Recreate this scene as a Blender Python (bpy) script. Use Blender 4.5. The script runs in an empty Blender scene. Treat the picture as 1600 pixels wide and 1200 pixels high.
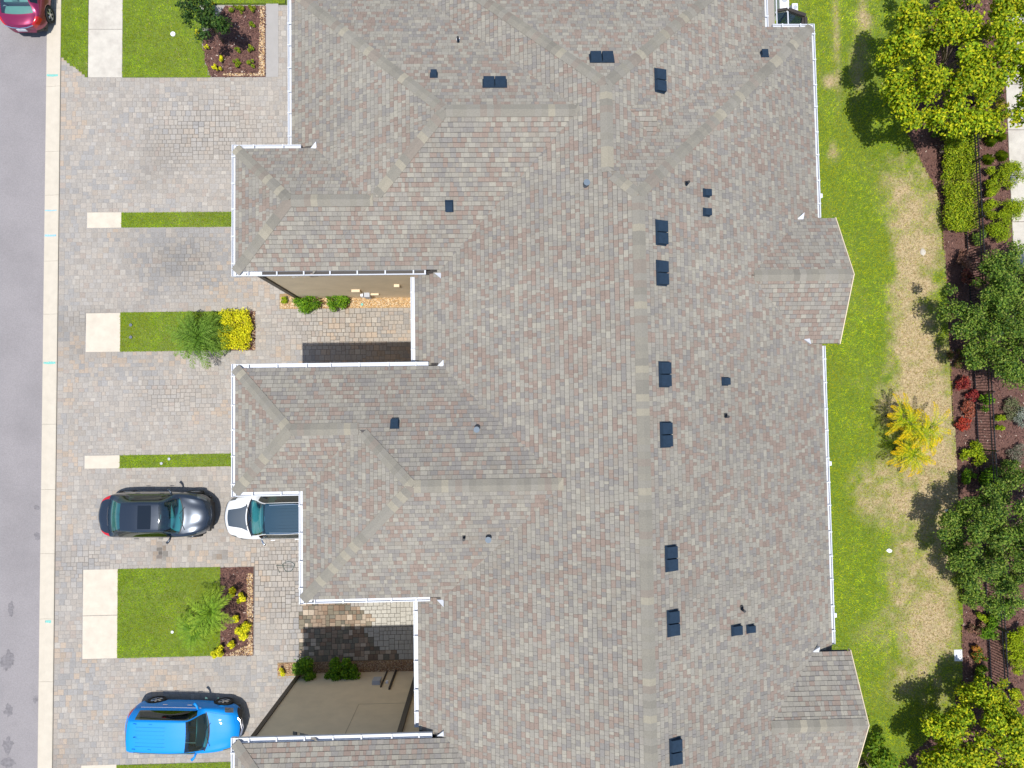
import bpy, math, random
import numpy as np
from mathutils import Matrix, Vector
random.seed(7); rng = np.random.default_rng(7)
S = bpy.context.scene

# ------------------------------------------------------------------ camera, sky, sun
H = 29.5; F = 1110.0
ROT = np.array([[0.99951219, 0.01393813, -0.02794849],
                [-0.01510285, 0.99900744, -0.04190509],
                [0.02733667, 0.04230675, 0.99873062]])          # drone camera, almost straight down
cam = bpy.data.cameras.new('camera'); camo = bpy.data.objects.new('camera', cam)
S.collection.objects.link(camo)
m4 = Matrix([list(map(float, r)) + [0] for r in ROT] + [[0, 0, 0, 1]]); m4.translation = (0, 0, H)
camo.matrix_world = m4
cam.sensor_width = 36; cam.lens = F / 1600 * 36; cam.clip_end = 3000; cam.clip_start = 0.5
S.camera = camo
SUN = Vector((-0.06, -0.198, 1.0)).normalized()
EL = math.asin(SUN.z); AZ = math.atan2(SUN.x, SUN.y)
w = bpy.data.worlds.new('World'); S.world = w; w.use_nodes = True
nt = w.node_tree; nt.nodes.clear()
sky = nt.nodes.new('ShaderNodeTexSky'); sky.sky_type = 'NISHITA'; sky.sun_disc = False
sky.sun_elevation = EL; sky.sun_rotation = AZ; sky.air_density = 1.0; sky.dust_density = 0.6
bg = nt.nodes.new('ShaderNodeBackground'); bg.inputs[1].default_value = 0.15
wo = nt.nodes.new('ShaderNodeOutputWorld'); nt.links.new(sky.outputs[0], bg.inputs[0]); nt.links.new(bg.outputs[0], wo.inputs[0])
sl = bpy.data.lights.new('sun', 'SUN'); sl.energy = 4.6; sl.angle = math.radians(0.53); sl.color = (1, .965, .91)
so = bpy.data.objects.new('sun', sl); S.collection.objects.link(so); so.rotation_euler = SUN.to_track_quat('Z', 'Y').to_euler()
so.location = (0, 0, 60)
S.view_settings.view_transform = 'Standard'; S.view_settings.look = 'None'
S.view_settings.exposure = 0.0; S.view_settings.gamma = 1
S.render.engine = 'CYCLES'
S.cycles.max_bounces = 6; S.cycles.transparent_max_bounces = 12

C = S.collection

# ------------------------------------------------------------------ helpers
def at(px, py, z=0.0):
    """photo pixel -> world x, y at height z"""
    d = ROT @ np.array([(px - 800) / F, -(py - 600) / F, -1.0]); k = (z - H) / d[2]
    return float(d[0] * k), float(d[1] * k)
def dist_cam(x, y, z=0): return math.sqrt(x * x + y * y + (H - z) ** 2)

def vnoise(x, y, s, seed=0):
    x = np.asarray(x, float) / s; y = np.asarray(y, float) / s
    xi = np.floor(x).astype(np.int64); yi = np.floor(y).astype(np.int64); fx = x - xi; fy = y - yi
    fx = fx * fx * (3 - 2 * fx); fy = fy * fy * (3 - 2 * fy)
    def h(a, b):
        n = (a * 374761393 + b * 668265263 + seed * 974634777) & 0xffffffff
        n = ((n ^ (n >> 13)) * 1274126177) & 0xffffffff
        return ((n ^ (n >> 16)) & 0xffff) / 65535.0
    return (h(xi, yi) * (1 - fx) + h(xi + 1, yi) * fx) * (1 - fy) + (h(xi, yi + 1) * (1 - fx) + h(xi + 1, yi + 1) * fx) * fy
def fbm(x, y, s, seed=0, o=3):
    t = 0; a = .5; n = 0
    for k in range(o):
        t = t + a * vnoise(x, y, s / 2 ** k, seed + k * 17); n += a; a *= .5
    return t / n

def mat(name, col=(.5, .5, .5), rough=.8, metal=0, attr=False, var=0.0, vscale=8, bump=0.0, bscale=60, coat=0, spec=None, transl=0, col2=None, c2scale=1.0, c2lo=.45, c2hi=.6):
    m = bpy.data.materials.new(name); m.use_nodes = True; n = m.node_tree.nodes; l = m.node_tree.links
    b = n['Principled BSDF']; out = n['Material Output']
    b.inputs['Roughness'].default_value = rough; b.inputs['Metallic'].default_value = metal
    b.inputs['Base Color'].default_value = (*col, 1)
    if coat: b.inputs['Coat Weight'].default_value = coat; b.inputs['Coat Roughness'].default_value = .04
    if spec is not None: b.inputs['Specular IOR Level'].default_value = spec
    src = None
    if attr:
        a = n.new('ShaderNodeAttribute'); a.attribute_name = 'Col'; src = a.outputs['Color']
    geo = n.new('ShaderNodeNewGeometry')
    def noise(sc, det=4, rough_=.6):
        t = n.new('ShaderNodeTexNoise'); t.inputs['Scale'].default_value = sc; t.inputs['Detail'].default_value = det
        t.inputs['Roughness'].default_value = rough_; l.new(geo.outputs['Position'], t.inputs['Vector']); return t
    if col2 is not None:
        t = noise(c2scale); r = n.new('ShaderNodeMapRange'); r.inputs[1].default_value = c2lo; r.inputs[2].default_value = c2hi
        l.new(t.outputs['Fac'], r.inputs[0]); mx = n.new('ShaderNodeMix'); mx.data_type = 'RGBA'
        mx.inputs[6].default_value = (*col, 1); mx.inputs[7].default_value = (*col2, 1); l.new(r.outputs[0], mx.inputs[0])
        if src is not None: l.new(src, mx.inputs[6])
        src = mx.outputs[2]
    if var:
        t = noise(vscale); r = n.new('ShaderNodeMapRange'); r.inputs[1].default_value = .25; r.inputs[2].default_value = .75
        r.inputs[3].default_value = 1 - var; r.inputs[4].default_value = 1 + var; l.new(t.outputs['Fac'], r.inputs[0])
        mx = n.new('ShaderNodeMix'); mx.data_type = 'RGBA'; mx.blend_type = 'MULTIPLY'; mx.inputs[0].default_value = 1
        if src is None: mx.inputs[6].default_value = (*col, 1)
        else: l.new(src, mx.inputs[6])
        cc = n.new('ShaderNodeCombineColor'); 
        for k in range(3): l.new(r.outputs[0], cc.inputs[k])
        l.new(cc.outputs[0], mx.inputs[7]); src = mx.outputs[2]
    if src is not None: l.new(src, b.inputs['Base Color'])
    if bump:
        t = noise(bscale, 3); bp = n.new('ShaderNodeBump'); bp.inputs['Strength'].default_value = bump; bp.inputs['Distance'].default_value = .02
        l.new(t.outputs['Fac'], bp.inputs['Height']); l.new(bp.outputs[0], b.inputs['Normal'])
    if transl:
        tr = n.new('ShaderNodeBsdfTranslucent'); ms = n.new('ShaderNodeMixShader'); ms.inputs[0].default_value = transl
        if src is not None: l.new(src, tr.inputs[0])
        else: tr.inputs[0].default_value = (*col, 1)
        l.new(b.outputs[0], ms.inputs[1]); l.new(tr.outputs[0], ms.inputs[2]); l.new(ms.outputs[0], out.inputs[0])
    return m

def glass_mat(name, tint, gloss=.12):
    m = bpy.data.materials.new(name); m.use_nodes = True; n = m.node_tree.nodes; l = m.node_tree.links; n.clear()
    o = n.new('ShaderNodeOutputMaterial'); t = n.new('ShaderNodeBsdfTransparent'); t.inputs[0].default_value = (*tint, 1)
    g = n.new('ShaderNodeBsdfGlossy'); g.inputs['Roughness'].default_value = .03; g.inputs[0].default_value = (.9, 1, 1, 1)
    f = n.new('ShaderNodeFresnel'); f.inputs[0].default_value = 1.5
    a = n.new('ShaderNodeMath'); a.operation = 'ADD'; a.inputs[1].default_value = gloss; l.new(f.outputs[0], a.inputs[0])
    ms = n.new('ShaderNodeMixShader'); l.new(a.outputs[0], ms.inputs[0]); l.new(t.outputs[0], ms.inputs[1]); l.new(g.outputs[0], ms.inputs[2])
    l.new(ms.outputs[0], o.inputs[0]); return m

M = {}
M['asphalt'] = mat('asphalt', (.295, .272, .272), .95, var=.14, vscale=22, bump=.5, bscale=90, col2=(.255, .236, .236), c2scale=.5, c2lo=.4, c2hi=.68)
M['stain'] = mat('oil_stain', (.20, .186, .19), .9, var=.3, vscale=9)
M['concrete'] = mat('concrete', (.60, .53, .43), .9, var=.10, vscale=2.6, bump=.15, bscale=60)
M['concrete_old'] = mat('concrete_weathered', (.55, .51, .44), .9, var=.12, vscale=3, bump=.2, bscale=60, col2=(.42, .38, .33), c2scale=.9, c2lo=.48, c2hi=.72)
M['joint_grey'] = mat('grey_paving', (.36, .34, .32), .9, var=.05, vscale=3)
M['curb'] = mat('curb_concrete', (.56, .50, .405), .9, var=.07, vscale=3, bump=.2, bscale=50)
M['paver'] = mat('paver', attr=True, rough=.9, var=.15, vscale=16, bump=.4, bscale=50)
M['joint'] = mat('joint_sand', attr=True, rough=.95, var=.25, vscale=20)
M['shingle'] = mat('shingle', attr=True, rough=.95, var=.12, vscale=26, bump=.35, bscale=120)
M['deck'] = mat('roof_underlay', (.11, .10, .095), .95, var=.2)
M['stucco'] = mat('stucco', (.72, .60, .43), 1, var=.08, vscale=1.5, bump=.3, bscale=45, spec=0)
M['stucco_line'] = mat('stucco_reveal', (.36, .30, .22), 1, spec=0)
M['white'] = mat('white_aluminium', (.60, .62, .66), .5, var=.05, vscale=4)
M['brown'] = mat('dark_bronze_trim', (.04, .032, .026), .5)
M['black_vent'] = mat('vent_plastic', (.020, .038, .064), .85, var=.15, vscale=10, spec=.15)
M['cap_grey'] = mat('weathered_pipe_cap', (.13, .17, .21), .6)
M['lead'] = mat('lead_flashing', (.12, .14, .17), .6, .2)
M['soil'] = mat('lawn_soil', attr=True, rough=1, var=.35, vscale=9)
M['ground'] = mat('ground', (.10, .13, .04), 1, var=.3, vscale=.7)
M['blade'] = mat('grass_blade', attr=True, rough=.8, transl=.3, spec=.08)
M['leaf'] = mat('leaf', attr=True, rough=.55, transl=.25, spec=.16)
M['bark'] = mat('bark', (.16, .12, .09), .9, var=.3, vscale=12, bump=.5, bscale=30)
M['mulch'] = mat('mulch_bed', (.13, .066, .052), 1, var=.5, vscale=18, bump=.8, bscale=40)
M['chip'] = mat('mulch_chip', attr=True, rough=1)
M['stone'] = mat('river_stone', attr=True, rough=.7)
M['fence'] = mat('black_aluminium', (.018, .018, .022), .4)
M['tyre'] = mat('tyre_rubber', (.02, .02, .02), .85)
M['rim'] = mat('alloy_rim', (.62, .63, .65), .3, .8)
M['blk'] = mat('black_plastic', (.018, .018, .02), .6)
M['chrome'] = mat('chrome', (.8, .82, .85), .12, 1)
M['paint_black'] = mat('black_car_paint', (.028, .040, .060), .25, .4, coat=1)
M['sunroof'] = mat('sunroof_glass', (.010, .018, .032), .7, spec=.1)
M['paint_white'] = mat('white_car_paint', (.80, .80, .80), .3, coat=.6)
M['paint_blue'] = mat('blue_car_paint', (.001, .27, .80), .5, .0, coat=.12, spec=.3)
M['paint_magenta'] = mat('magenta_car_paint', (.26, .014, .075), .3, .4, coat=.8)
M['roof_dark'] = mat('dark_blue_roof_paint', (.008, .045, .085), .6, .0, spec=.3)
M['decal'] = mat('hood_decal', (.055, .075, .10), .5)
M['red_lens'] = mat('red_lens', (.55, .01, .02), .2, coat=.5)
M['clear_lens'] = mat('clear_lens', (.16, .18, .21), .15, .5, coat=.6)
M['seat'] = mat('seat_fabric', (.16, .17, .17), .8, var=.2)
M['dash'] = mat('dashboard_plastic', (.30, .33, .33), .7)
M['seat_light'] = mat('light_seat_fabric', (.45, .44, .41), .8)
M['glass'] = glass_mat('car_glass', (.30, .80, .86), .10)
M['glass_dark'] = glass_mat('dark_car_glass', (.06, .10, .08), .06)
M['glass_pale'] = glass_mat('pale_car_glass', (.5, .85, .8), .16)
M['screen'] = glass_mat('insect_screen', (.30, .36, .42), .02)
M['paintmark'] = mat('utility_paint', (.20, .50, .44), .8, var=.5, vscale=30)
M['paintmark_blue'] = mat('utility_paint_blue', (.28, .50, .62), .8, var=.5, vscale=30)
M['boxgrey'] = mat('meter_box', (.42, .44, .48), .5)
M['boxwhite'] = mat('white_plastic', (.80, .80, .84), .5, var=.04)
M['door'] = mat('garage_door_white', (.60, .57, .50), .6)
M['window'] = mat('window_glass', (.03, .045, .06), .05, coat=1)
M['hose'] = mat('green_hose', (.03, .07, .06), .5)
M['plate'] = mat('number_plate', (.65, .68, .75), .5)

ORG = {}   # world origin of every untransformed thing
def link_mesh(name, me, parent=None, mats=None, smooth=False):
    o = bpy.data.objects.new(name, me); C.objects.link(o)
    if mats:
        for m in (mats if isinstance(mats, (list, tuple)) else [mats]): me.materials.append(M[m] if isinstance(m, str) else m)
    if parent is not None: o.parent = parent
    if smooth: me.polygons.foreach_set('use_smooth', [True] * len(me.polygons))
    return o
def npmesh(name, V, faces, cols=None, midx=None):
    """faces: (n,k) int array or a list of index lists"""
    me = bpy.data.meshes.new(name); V = np.asarray(V, np.float32)
    if isinstance(faces, np.ndarray):
        n, k = faces.shape; fl = faces.ravel(); starts = np.arange(n) * k
    else:
        n = len(faces); lens = np.array([len(f) for f in faces]); starts = np.concatenate([[0], np.cumsum(lens)[:-1]]); fl = np.fromiter((i for f in faces for i in f), int)
    me.vertices.add(len(V)); me.vertices.foreach_set('co', V.ravel())
    me.loops.add(len(fl)); me.loops.foreach_set('vertex_index', fl.astype(np.int32))
    me.polygons.add(n); me.polygons.foreach_set('loop_start', starts.astype(np.int32))
    if midx is not None: me.polygons.foreach_set('material_index', np.asarray(midx, np.int32))
    me.polygons.foreach_set('use_smooth', np.zeros(n, bool)); me.update(calc_edges=True)
    if cols is not None:
        cols = np.asarray(cols, np.float32)
        a = me.attributes.new('Col', 'FLOAT_COLOR', 'POINT'); c4 = np.ones((len(V), 4), np.float32); c4[:, :3] = cols
        a.data.foreach_set('color', c4.ravel())
    me.validate(); return me

class B:
    """collects simple solids, then becomes ONE mesh object"""
    def __init__(s): s.v = []; s.f = []
    def add(s, v, f):
        o = len(s.v); s.v += [tuple(map(float, p)) for p in v]; s.f += [[i + o for i in q] for q in f]; return s
    def box(s, x0, x1, y0, y1, z0, z1, bev=0):
        if bev:
            b = bev
            v = [(x0, y0, z0), (x1, y0, z0), (x1, y1, z0), (x0, y1, z0), (x0, y0, z1 - b), (x1, y0, z1 - b), (x1, y1, z1 - b), (x0, y1, z1 - b),
                 (x0 + b, y0 + b, z1), (x1 - b, y0 + b, z1), (x1 - b, y1 - b, z1), (x0 + b, y1 - b, z1)]
            f = [(0, 3, 2, 1), (8, 9, 10, 11)] + [(i, (i + 1) % 4, (i + 1) % 4 + 4, i + 4) for i in range(4)] + [(i + 4, (i + 1) % 4 + 4, (i + 1) % 4 + 8, i + 8) for i in range(4)]
        else:
            v = [(x0, y0, z0), (x1, y0, z0), (x1, y1, z0), (x0, y1, z0), (x0, y0, z1), (x1, y0, z1), (x1, y1, z1), (x0, y1, z1)]
            f = [(0, 3, 2, 1), (4, 5, 6, 7), (0, 1, 5, 4), (1, 2, 6, 5), (2, 3, 7, 6), (3, 0, 4, 7)]
        return s.add(v, f)
    def tube(s, p, r, n=8, r2=None, caps=True):
        p = [Vector(q) for q in p]; rs = [r + (((r2 if r2 is not None else r) - r) * i / (len(p) - 1)) for i in range(len(p))]
        vs = []
        for i, q in enumerate(p):
            d = (p[min(i + 1, len(p) - 1)] - p[max(i - 1, 0)]).normalized()
            a = d.orthogonal().normalized() if i == 0 else (a - d * a.dot(d)).normalized()
            b = d.cross(a)
            for k in range(n):
                t = 2 * math.pi * k / n; vs.append(q + (a * math.cos(t) + b * math.sin(t)) * rs[i])
        f = [(i * n + k, i * n + (k + 1) % n, (i + 1) * n + (k + 1) % n, (i + 1) * n + k) for i in range(len(p) - 1) for k in range(n)]
        if caps: f += [tuple(range(n))[::-1], tuple((len(p) - 1) * n + k for k in range(n))]
        return s.add(vs, f)
    def cyl(s, x, y, z0, z1, r, n=16, r2=None): return s.tube([(x, y, z0), (x, y, z1)], r, n, r2)
    def prism(s, poly, z0, z1):
        n = len(poly); v = [(a, b, z0) for a, b in poly] + [(a, b, z1) for a, b in poly]
        return s.add(v, [tuple(range(n))[::-1], tuple(range(n, 2 * n))] + [(i, (i + 1) % n, (i + 1) % n + n, i + n) for i in range(n)])
    def build(s, name, m, parent=None, smooth=False, world=True):
        v = np.array(s.v)
        if world and parent is not None: v = v - np.array(origin(parent))
        return link_mesh(name, npmesh(name, v, s.f), parent, m, smooth)
def origin(o):
    while o.parent is not None: o = o.parent
    return ORG.get(o.name, (0, 0, 0))
def tag(o, label=None, cat=None, group=None, kind=None):
    if label: o['label'] = label
    if cat: o['category'] = cat
    if group: o['group'] = group
    if kind: o['kind'] = kind
    return o
def thing(name, label, cat, loc=(0, 0, 0), rz=0, group=None):
    o = bpy.data.objects.new(name, None); C.objects.link(o); o.location = loc; o.rotation_euler = (0, 0, rz); o.empty_display_size = .3
    ORG[o.name] = tuple(loc); return tag(o, label, cat, group)
def copy_tree(o, parent=None):
    c = o.copy(); C.objects.link(c); c.parent = parent
    for ch in list(o.children): copy_tree(ch, c)
    return c

# ------------------------------------------------------------------ the plan (metres, from the photograph)
zF, zM, m = 6.837, 6.391, 0.5036
XA, XC, XM, XN, XE, XE2 = -8.231, -6.130, -2.617, -6.574, 11.018, 9.449
YAn, YAs, YBn, YBs, YCs, YDn = 8.739, 4.504, 1.70, -2.466, -5.838, -9.895
YP1, YP2, YP3 = 12.956, 15.54, 14.19
YDs, YP5 = -14.13, -18.7; YP1s = -26.0
K = (zF - zM) / m
SH = (1 + m * m) ** .5

# planes: z = z0 + m * ((x,y)-P).n ; u = eave direction
class Plane:
    def __init__(s, P, n, z0, name=''): s.P = np.array(P, float); s.n = np.array(n, float); s.u = np.array([-n[1], n[0]], float) * -1; s.z0 = z0; s.name = name
    def z(s, x, y): return s.z0 + m * ((x - s.P[0]) * s.n[0] + (y - s.P[1]) * s.n[1])
pW = Plane((XM, 0), (1, 0), zM); pE = Plane((XE, 0), (-1, 0), zM); pN1 = Plane((0, YP1), (0, -1), zM); pS1 = Plane((0, YP1s), (0, 1), zM)
pE2 = Plane((XE2, 0), (-1, 0), zM); pN2 = Plane((0, YP2), (0, -1), zM)
pWN = Plane((XN, 0), (1, 0), zM); pN3 = Plane((0, YP3), (0, -1), zM)
pAs = Plane((0, YAs), (0, 1), zF); pAn = Plane((0, YAn), (0, -1), zF); pAw = Plane((XA, 0), (1, 0), zF)
pBn = Plane((0, YBn), (0, -1), zF); pBs = Plane((0, YBs), (0, 1), zF); pCw = Plane((XC, 0), (1, 0), zF); pCs = Plane((0, YCs), (0, 1), zF)
pDn = Plane((0, YDn), (0, -1), zF); pDs = Plane((0, YDs), (0, 1), zF); pS5 = Plane((0, YP5), (0, 1), zM)
g1a, g1b, g2a, g2b = 6.25, 2.10, -7.67, -11.55; XG = 11.27
pG1n = Plane((0, g1a), (0, -1), zF); pG1s = Plane((0, g1b), (0, 1), zF); pG2n = Plane((0, g2a), (0, -1), zF); pG2s = Plane((0, g2b), (0, 1), zF)
PARTS = [  # footprint x0,x1,y0,y1 and the planes
    (XM, XE, YP1s, YP1, [pW, pE, pN1, pS1]),
    (XM, XE2, 0, YP2, [pW, pE2, pN2]),
    (XN, 5, YAs, YP3, [pWN, pN3, pAs]),
    (XA, 2, YAs, YAn, [pAw, pAn, pAs]),
    (XA, 1, YBs, YBn, [pAw, pBn, pBs]),
    (XC, 4, YCs, YBn, [pCw, pBn, pCs]),
    (XA, 2, YDs, YDn, [pAw, pDn, pDs]),
    (XN, 5, YP5, YDn, [pWN, pDn, pS5]),
    (7.2, XG, g1b, g1a, [pG1n, pG1s]),
    (7.2, XG, g2b, g2a, [pG2n, pG2s])]
def zpart(k, x, y):
    x0, x1, y0, y1, pl = PARTS[k]; e = .001
    inside = (x >= x0 - e) & (x <= x1 + e) & (y >= y0 - e) & (y <= y1 + e)
    z = np.min([p.z(x, y) for p in pl], axis=0)
    return np.where(inside, z, -99.)
def zroof(x, y):
    x = np.asarray(x, float); y = np.asarray(y, float)
    return np.max([zpart(k, x, y) for k in range(len(PARTS))], axis=0)
def roof_at(px, py):
    z = 8.0
    for _ in range(25):
        x, y = at(px, py, z); zz = float(zroof(x, y)); z = .5 * z + .5 * (zz if zz > 0 else 7)
    x, y = at(px, py, z); return x, y, z
def active_plane(x, y):
    b = max(range(len(PARTS)), key=lambda k: float(zpart(k, x, y))); return min(PARTS[b][4], key=lambda p: p.z(x, y))

# ------------------------------------------------------------------ ground, road, curb, walks
def sheet(name, poly, z, mt, label, cat='ground', kind='structure'):
    o = link_mesh(name, npmesh(name, [(x, y, z) for x, y in poly], [list(range(len(poly)))]), None, mt); return tag(o, label, cat, None, kind)
sheet('ground', [(-700, -700), (700, -700), (700, 700), (-700, 700)], -.06, 'ground', 'rough green ground reaching away beyond the gardens')
sheet('road', [(-28, -300), (-18.35, -300), (-18.35, 300), (-28, 300)], -.012, 'asphalt', 'grey asphalt road along the left edge', 'road')
# oil stains on the road
def blobpoly(cx, cy, rx, ry, n=18, j=.25): 
    return [(cx + rx * math.cos(t) * (1 + random.uniform(-j, j)), cy + ry * math.sin(t) * (1 + random.uniform(-j, j))) for t in [2 * math.pi * i / n for i in range(n)]]
st = []
bs = B()
for px, py, rx, ry in [(57, 793, .12, .1), (58, 838, .14, .14), (55, 1093, .13, .13), (13, 1110, .16, .22), (12, 1165, .2, .3), (12, 1192, .25, .2), (14, 1030, .22, .3), (8, 1035, .2, .3), (17, 950, .1, .3)]:
    x, y = at(px, py); p = blobpoly(x, y, rx, ry, 26, .35); z = -.0095 + .0006 * len(bs.f)
    bs.add([(a, b, z) for a, b in p], [tuple(range(len(p)))])
tag(bs.build('road_stain', 'stain'), 'dark oil spots on the asphalt near the curb', 'stain', None, 'stuff')

curb = thing('curb', 'pale concrete rolled curb between the road and the paved driveways', 'curb', (-18.07, 0, 0)); curb['kind'] = 'structure'
prof = [(-18.37, -.02), (-18.35, .012), (-18.13, -.006), (-18.10, .0), (-17.80, .052), (-17.765, .04), (-17.765, -.05), (-18.37, -.05)]
joints = [-60, -30, -16.3] + [at(70, y)[1] for y in (1065, 967, 865, 765, 663, 566, 491, 408, 305, 237, 135)][::1] + [17.2, 20, 40, 60]
for i in range(len(joints) - 1):
    y0, y1 = joints[i] + .004, joints[i + 1] - .004; b = B(); n = len(prof)
    b.add([(x, y0, z) for x, z in prof] + [(x, y1, z) for x, z in prof], [tuple(range(n)), tuple(range(n, 2 * n))[::-1]] + [(i_, i_ + n, (i_ + 1) % n + n, (i_ + 1) % n) for i_ in range(n)])
    b.build('curb_segment', 'curb', curb)
def markquad(px, py, wx, wy, mt, lab):
    x, y = at(px, py); b = B()
    v = [(x - wx, y - wy), (x - .03, y - wy * .7), (x - .03, y + wy * .8), (x - wx, y + wy)]
    zc = lambda X: float(np.interp(X, [-18.35, -18.13, -18.10, -17.80], [.012, -.006, 0, .052])) + .004
    xs = [max(x - wx, -18.33), -18.13, -18.10, min(x + wx, -17.81)]
    vs = []
    for X in xs: vs += [(X, y - wy * random.uniform(.5, 1), zc(X)), (X, y + wy * random.uniform(.5, 1), zc(X))]
    b.add(vs, [(0, 2, 3, 1), (2, 4, 5, 3), (4, 6, 7, 5)])
    tag(b.build('paint_mark', mt), lab, 'paint mark')
markquad(82, 118, .25, .06, 'paintmark', 'faint green sprayed line across the curb below the red car')
markquad(79, 368, .25, .05, 'paintmark_blue', 'pale blue sprayed line across the curb level with the upper driveway')
markquad(78, 567, .25, .06, 'paintmark', 'bright turquoise sprayed line across the curb left of the palm strip')
markquad(80, 329, .25, .03, 'paintmark_blue', 'very faint blue spray spots on the curb beside the narrow grass strip')
markquad(76, 971, .12, .07, 'paintmark', 'small turquoise spray spot on the curb left of the large lawn plot')

def walk(name, label, slabs, mt='concrete'):
    cx = sum(s[0] + s[1] for s in slabs) / 2 / len(slabs); cy = sum(s[2] + s[3] for s in slabs) / 2 / len(slabs)
    t = thing(name, label, 'sidewalk', (cx, cy, 0)); t['kind'] = 'structure'
    for x0, x1, y0, y1 in slabs:
        B().box(x0, x1, y0, y1, -.05, .012, .01).build('slab', mt, t)
walk('sidewalk', 'weathered concrete sidewalk running up the top left lawn', [(-16.65, -15.25, 14.27, 16.30), (-16.65, -15.25, 16.325, 18.35), (-16.65, -15.25, 18.375, 20.4)], 'concrete_old')
walk('sidewalk', 'short cream sidewalk piece left of the upper narrow grass strip', [(-16.63, -15.23, 7.93, 8.58)])
walk('sidewalk', 'square cream sidewalk slab left of the palm strip', [(-16.63, -15.24, 2.79, 4.39)])
walk('sidewalk', 'short cream sidewalk piece between curb and grass strip above the black car', [(-16.63, -15.22, -1.97, -1.44)])
walk('sidewalk', 'two slab cream sidewalk piece left of the large lawn plot', [(-16.64, -15.26, -7.87, -6.04), (-16.64, -15.26, -9.60, -7.89)], 'concrete')
walk('sidewalk', 'cream sidewalk piece cut by the bottom edge below the blue car', [(-16.64, -15.25, -14.6, -13.79)])
walk('sidewalk', 'concrete walkway along the right edge beyond the fence', [(22.35, 23.9, y, y + 1.98) for y in (15.9, 13.9, 11.9, 9.9, 7.9, 5.9)], 'concrete_old')

# exclusions for the pavers
LAWNS = [  # x0,x1,y0,y1
    (-15.24, -11.55, 14.26, 21), (-15.23, -8.1, 7.93, 8.56), (-15.24, -10.75, 2.79, 4.41), (-15.22, -8.1, -1.97, -1.45), (-15.26, -11.15, -9.60, -6.04), (-15.25, -8.1, -14.6, -13.82)]
BEDS = [(-11.55, -9.32, 14.26, 17.36), (-10.75, -9.74, 2.75, 4.41), (-11.15, -9.81, -9.65, -6.08), (-8.75, -2.8, 4.46, 5.1), (-8.87, -2.8, -10.5, -9.93)]
WALLS = [('A', XA + .32, XM + 1, YAs + .40, YAn - .5, zF), ('N', XN + .42, XM + 1, YAn - .8, YP3 - .45, zM), ('B', XA + .32, XC + .4, YBs + .5, YBn - .5, zF), ('Cc', XC + .42, XM + 1, YCs + .5, YBn - .51, zF),
         ('D', XA + .32, XM + 1, YDs + .5, YDn - .5, zF), ('E', XN + .42, XM + 1, YP5 + .45, YDs + .8, zM), ('M', XM + .42, XE - .42, YP1s + .4, YP1 - .42, zM), ('M2', XM + .43, XE2 - .42, 5, YP2 - .42, zM)]
EXC = [(-16.65, -15.25, 14.27, 22), (-16.64, -15.22, 7.93, 8.58), (-16.64, -15.23, 2.79, 4.40), (-16.64, -15.21, -1.97, -1.44), (-16.65, -15.25, -9.61, -6.04), (-16.65, -15.24, -14.6, -13.79)] + LAWNS + BEDS + [w_[1:5] for w_ in WALLS]
cs = .0775; X0, Y0 = -17.755, -15.2; NX = int((-1.7 - X0) / cs); NY = int((17.35 - Y0) / cs)
free = np.ones((NX, NY), bool)
gx = X0 + (np.arange(NX) + .5) * cs; gy = Y0 + (np.arange(NY) + .5) * cs
GX, GY = np.meshgrid(gx, gy, indexing='ij')
for a, b, c_, d in EXC: free &= ~((GX > a) & (GX < b) & (GY > c_) & (GY < d))
free &= ~((GX < -16.65) & ((GY - 14.27) > (-16.72 - GX) * .80 + .2))     # verge corner cut
free &= ~((GX < -16.65) & (GY > 15.11)); free &= ~((GX > -16.65) & (GX < -11.5) & (GY > 14.27))
free &= ~((GY > 14.2) & (GX > -8.76 + .35) & (GX > XN + .5))
sizes = []; fr = free.copy()
for i in range(NX):
    j = 0
    while j < NY:
        if not fr[i, j]: j += 1; continue
        L = 0
        while j + L < NY and fr[i, j + L] and L < 8: L += 1
        ch = [h for h in (2, 3) if h <= L and L - h != 1] or [L if L < 4 else 2]
        h = random.choice(ch + [3] if 3 in ch else ch)
        wmax = 0
        while wmax < 3 and i + wmax < NX and fr[i + wmax, j:j + h].all(): wmax += 1
        w_ = min(wmax, random.choice((2, 3, 3) if h == 3 else (3, 3, 2)))
        fr[i:i + w_, j:j + h] = False; sizes.append((i, j, w_, h)); j += h
P = np.array(sizes, float); PX = X0 + (P[:, 0] + P[:, 2] / 2) * cs; PY = Y0 + (P[:, 1] + P[:, 3] / 2) * cs; PWd = P[:, 2] * cs; PHt = P[:, 3] * cs
PAL = np.array([(.305, .288, .268), (.32, .293, .262), (.335, .29, .245), (.365, .29, .22), (.265, .264, .268), (.345, .325, .295), (.285, .265, .245), (.305, .293, .28), (.315, .268, .235)])
warm = fbm(PX, PY, 2.6, 3); cool = fbm(PX, PY, 2.0, 9); r_ = rng.random(len(P))
tone = np.where(r_ < .2, 0, np.where(r_ < .42, 1, np.where(r_ < .42 + .35 * np.clip(warm - .32, 0, 1) * 1.3, 2, np.where(r_ < .62, 7, np.where(r_ < .70, 5, np.where(r_ < .8, 6, np.where(r_ < .86, 8, 1)))))))
tone = np.where((warm > .55) & (rng.random(len(P)) < .22), 3, tone); tone = np.where((cool > .58) & (rng.random(len(P)) < .28), 4, tone)
def blob(x, y, px, py, rx, ry):
    cx, cy = at(px, py); return np.exp(-(((x - cx) / rx) ** 2 + ((y - cy) / ry) ** 2))
tone = np.where((blob(PX, PY, 290, 400, 2.4, 1.4) > .35) & (rng.random(len(P)) < .35), 4, tone)
tone = np.where((blob(PX, PY, 380, 455, 1.2, .6) > .4) & (rng.random(len(P)) < .4), 3, tone)
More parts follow.
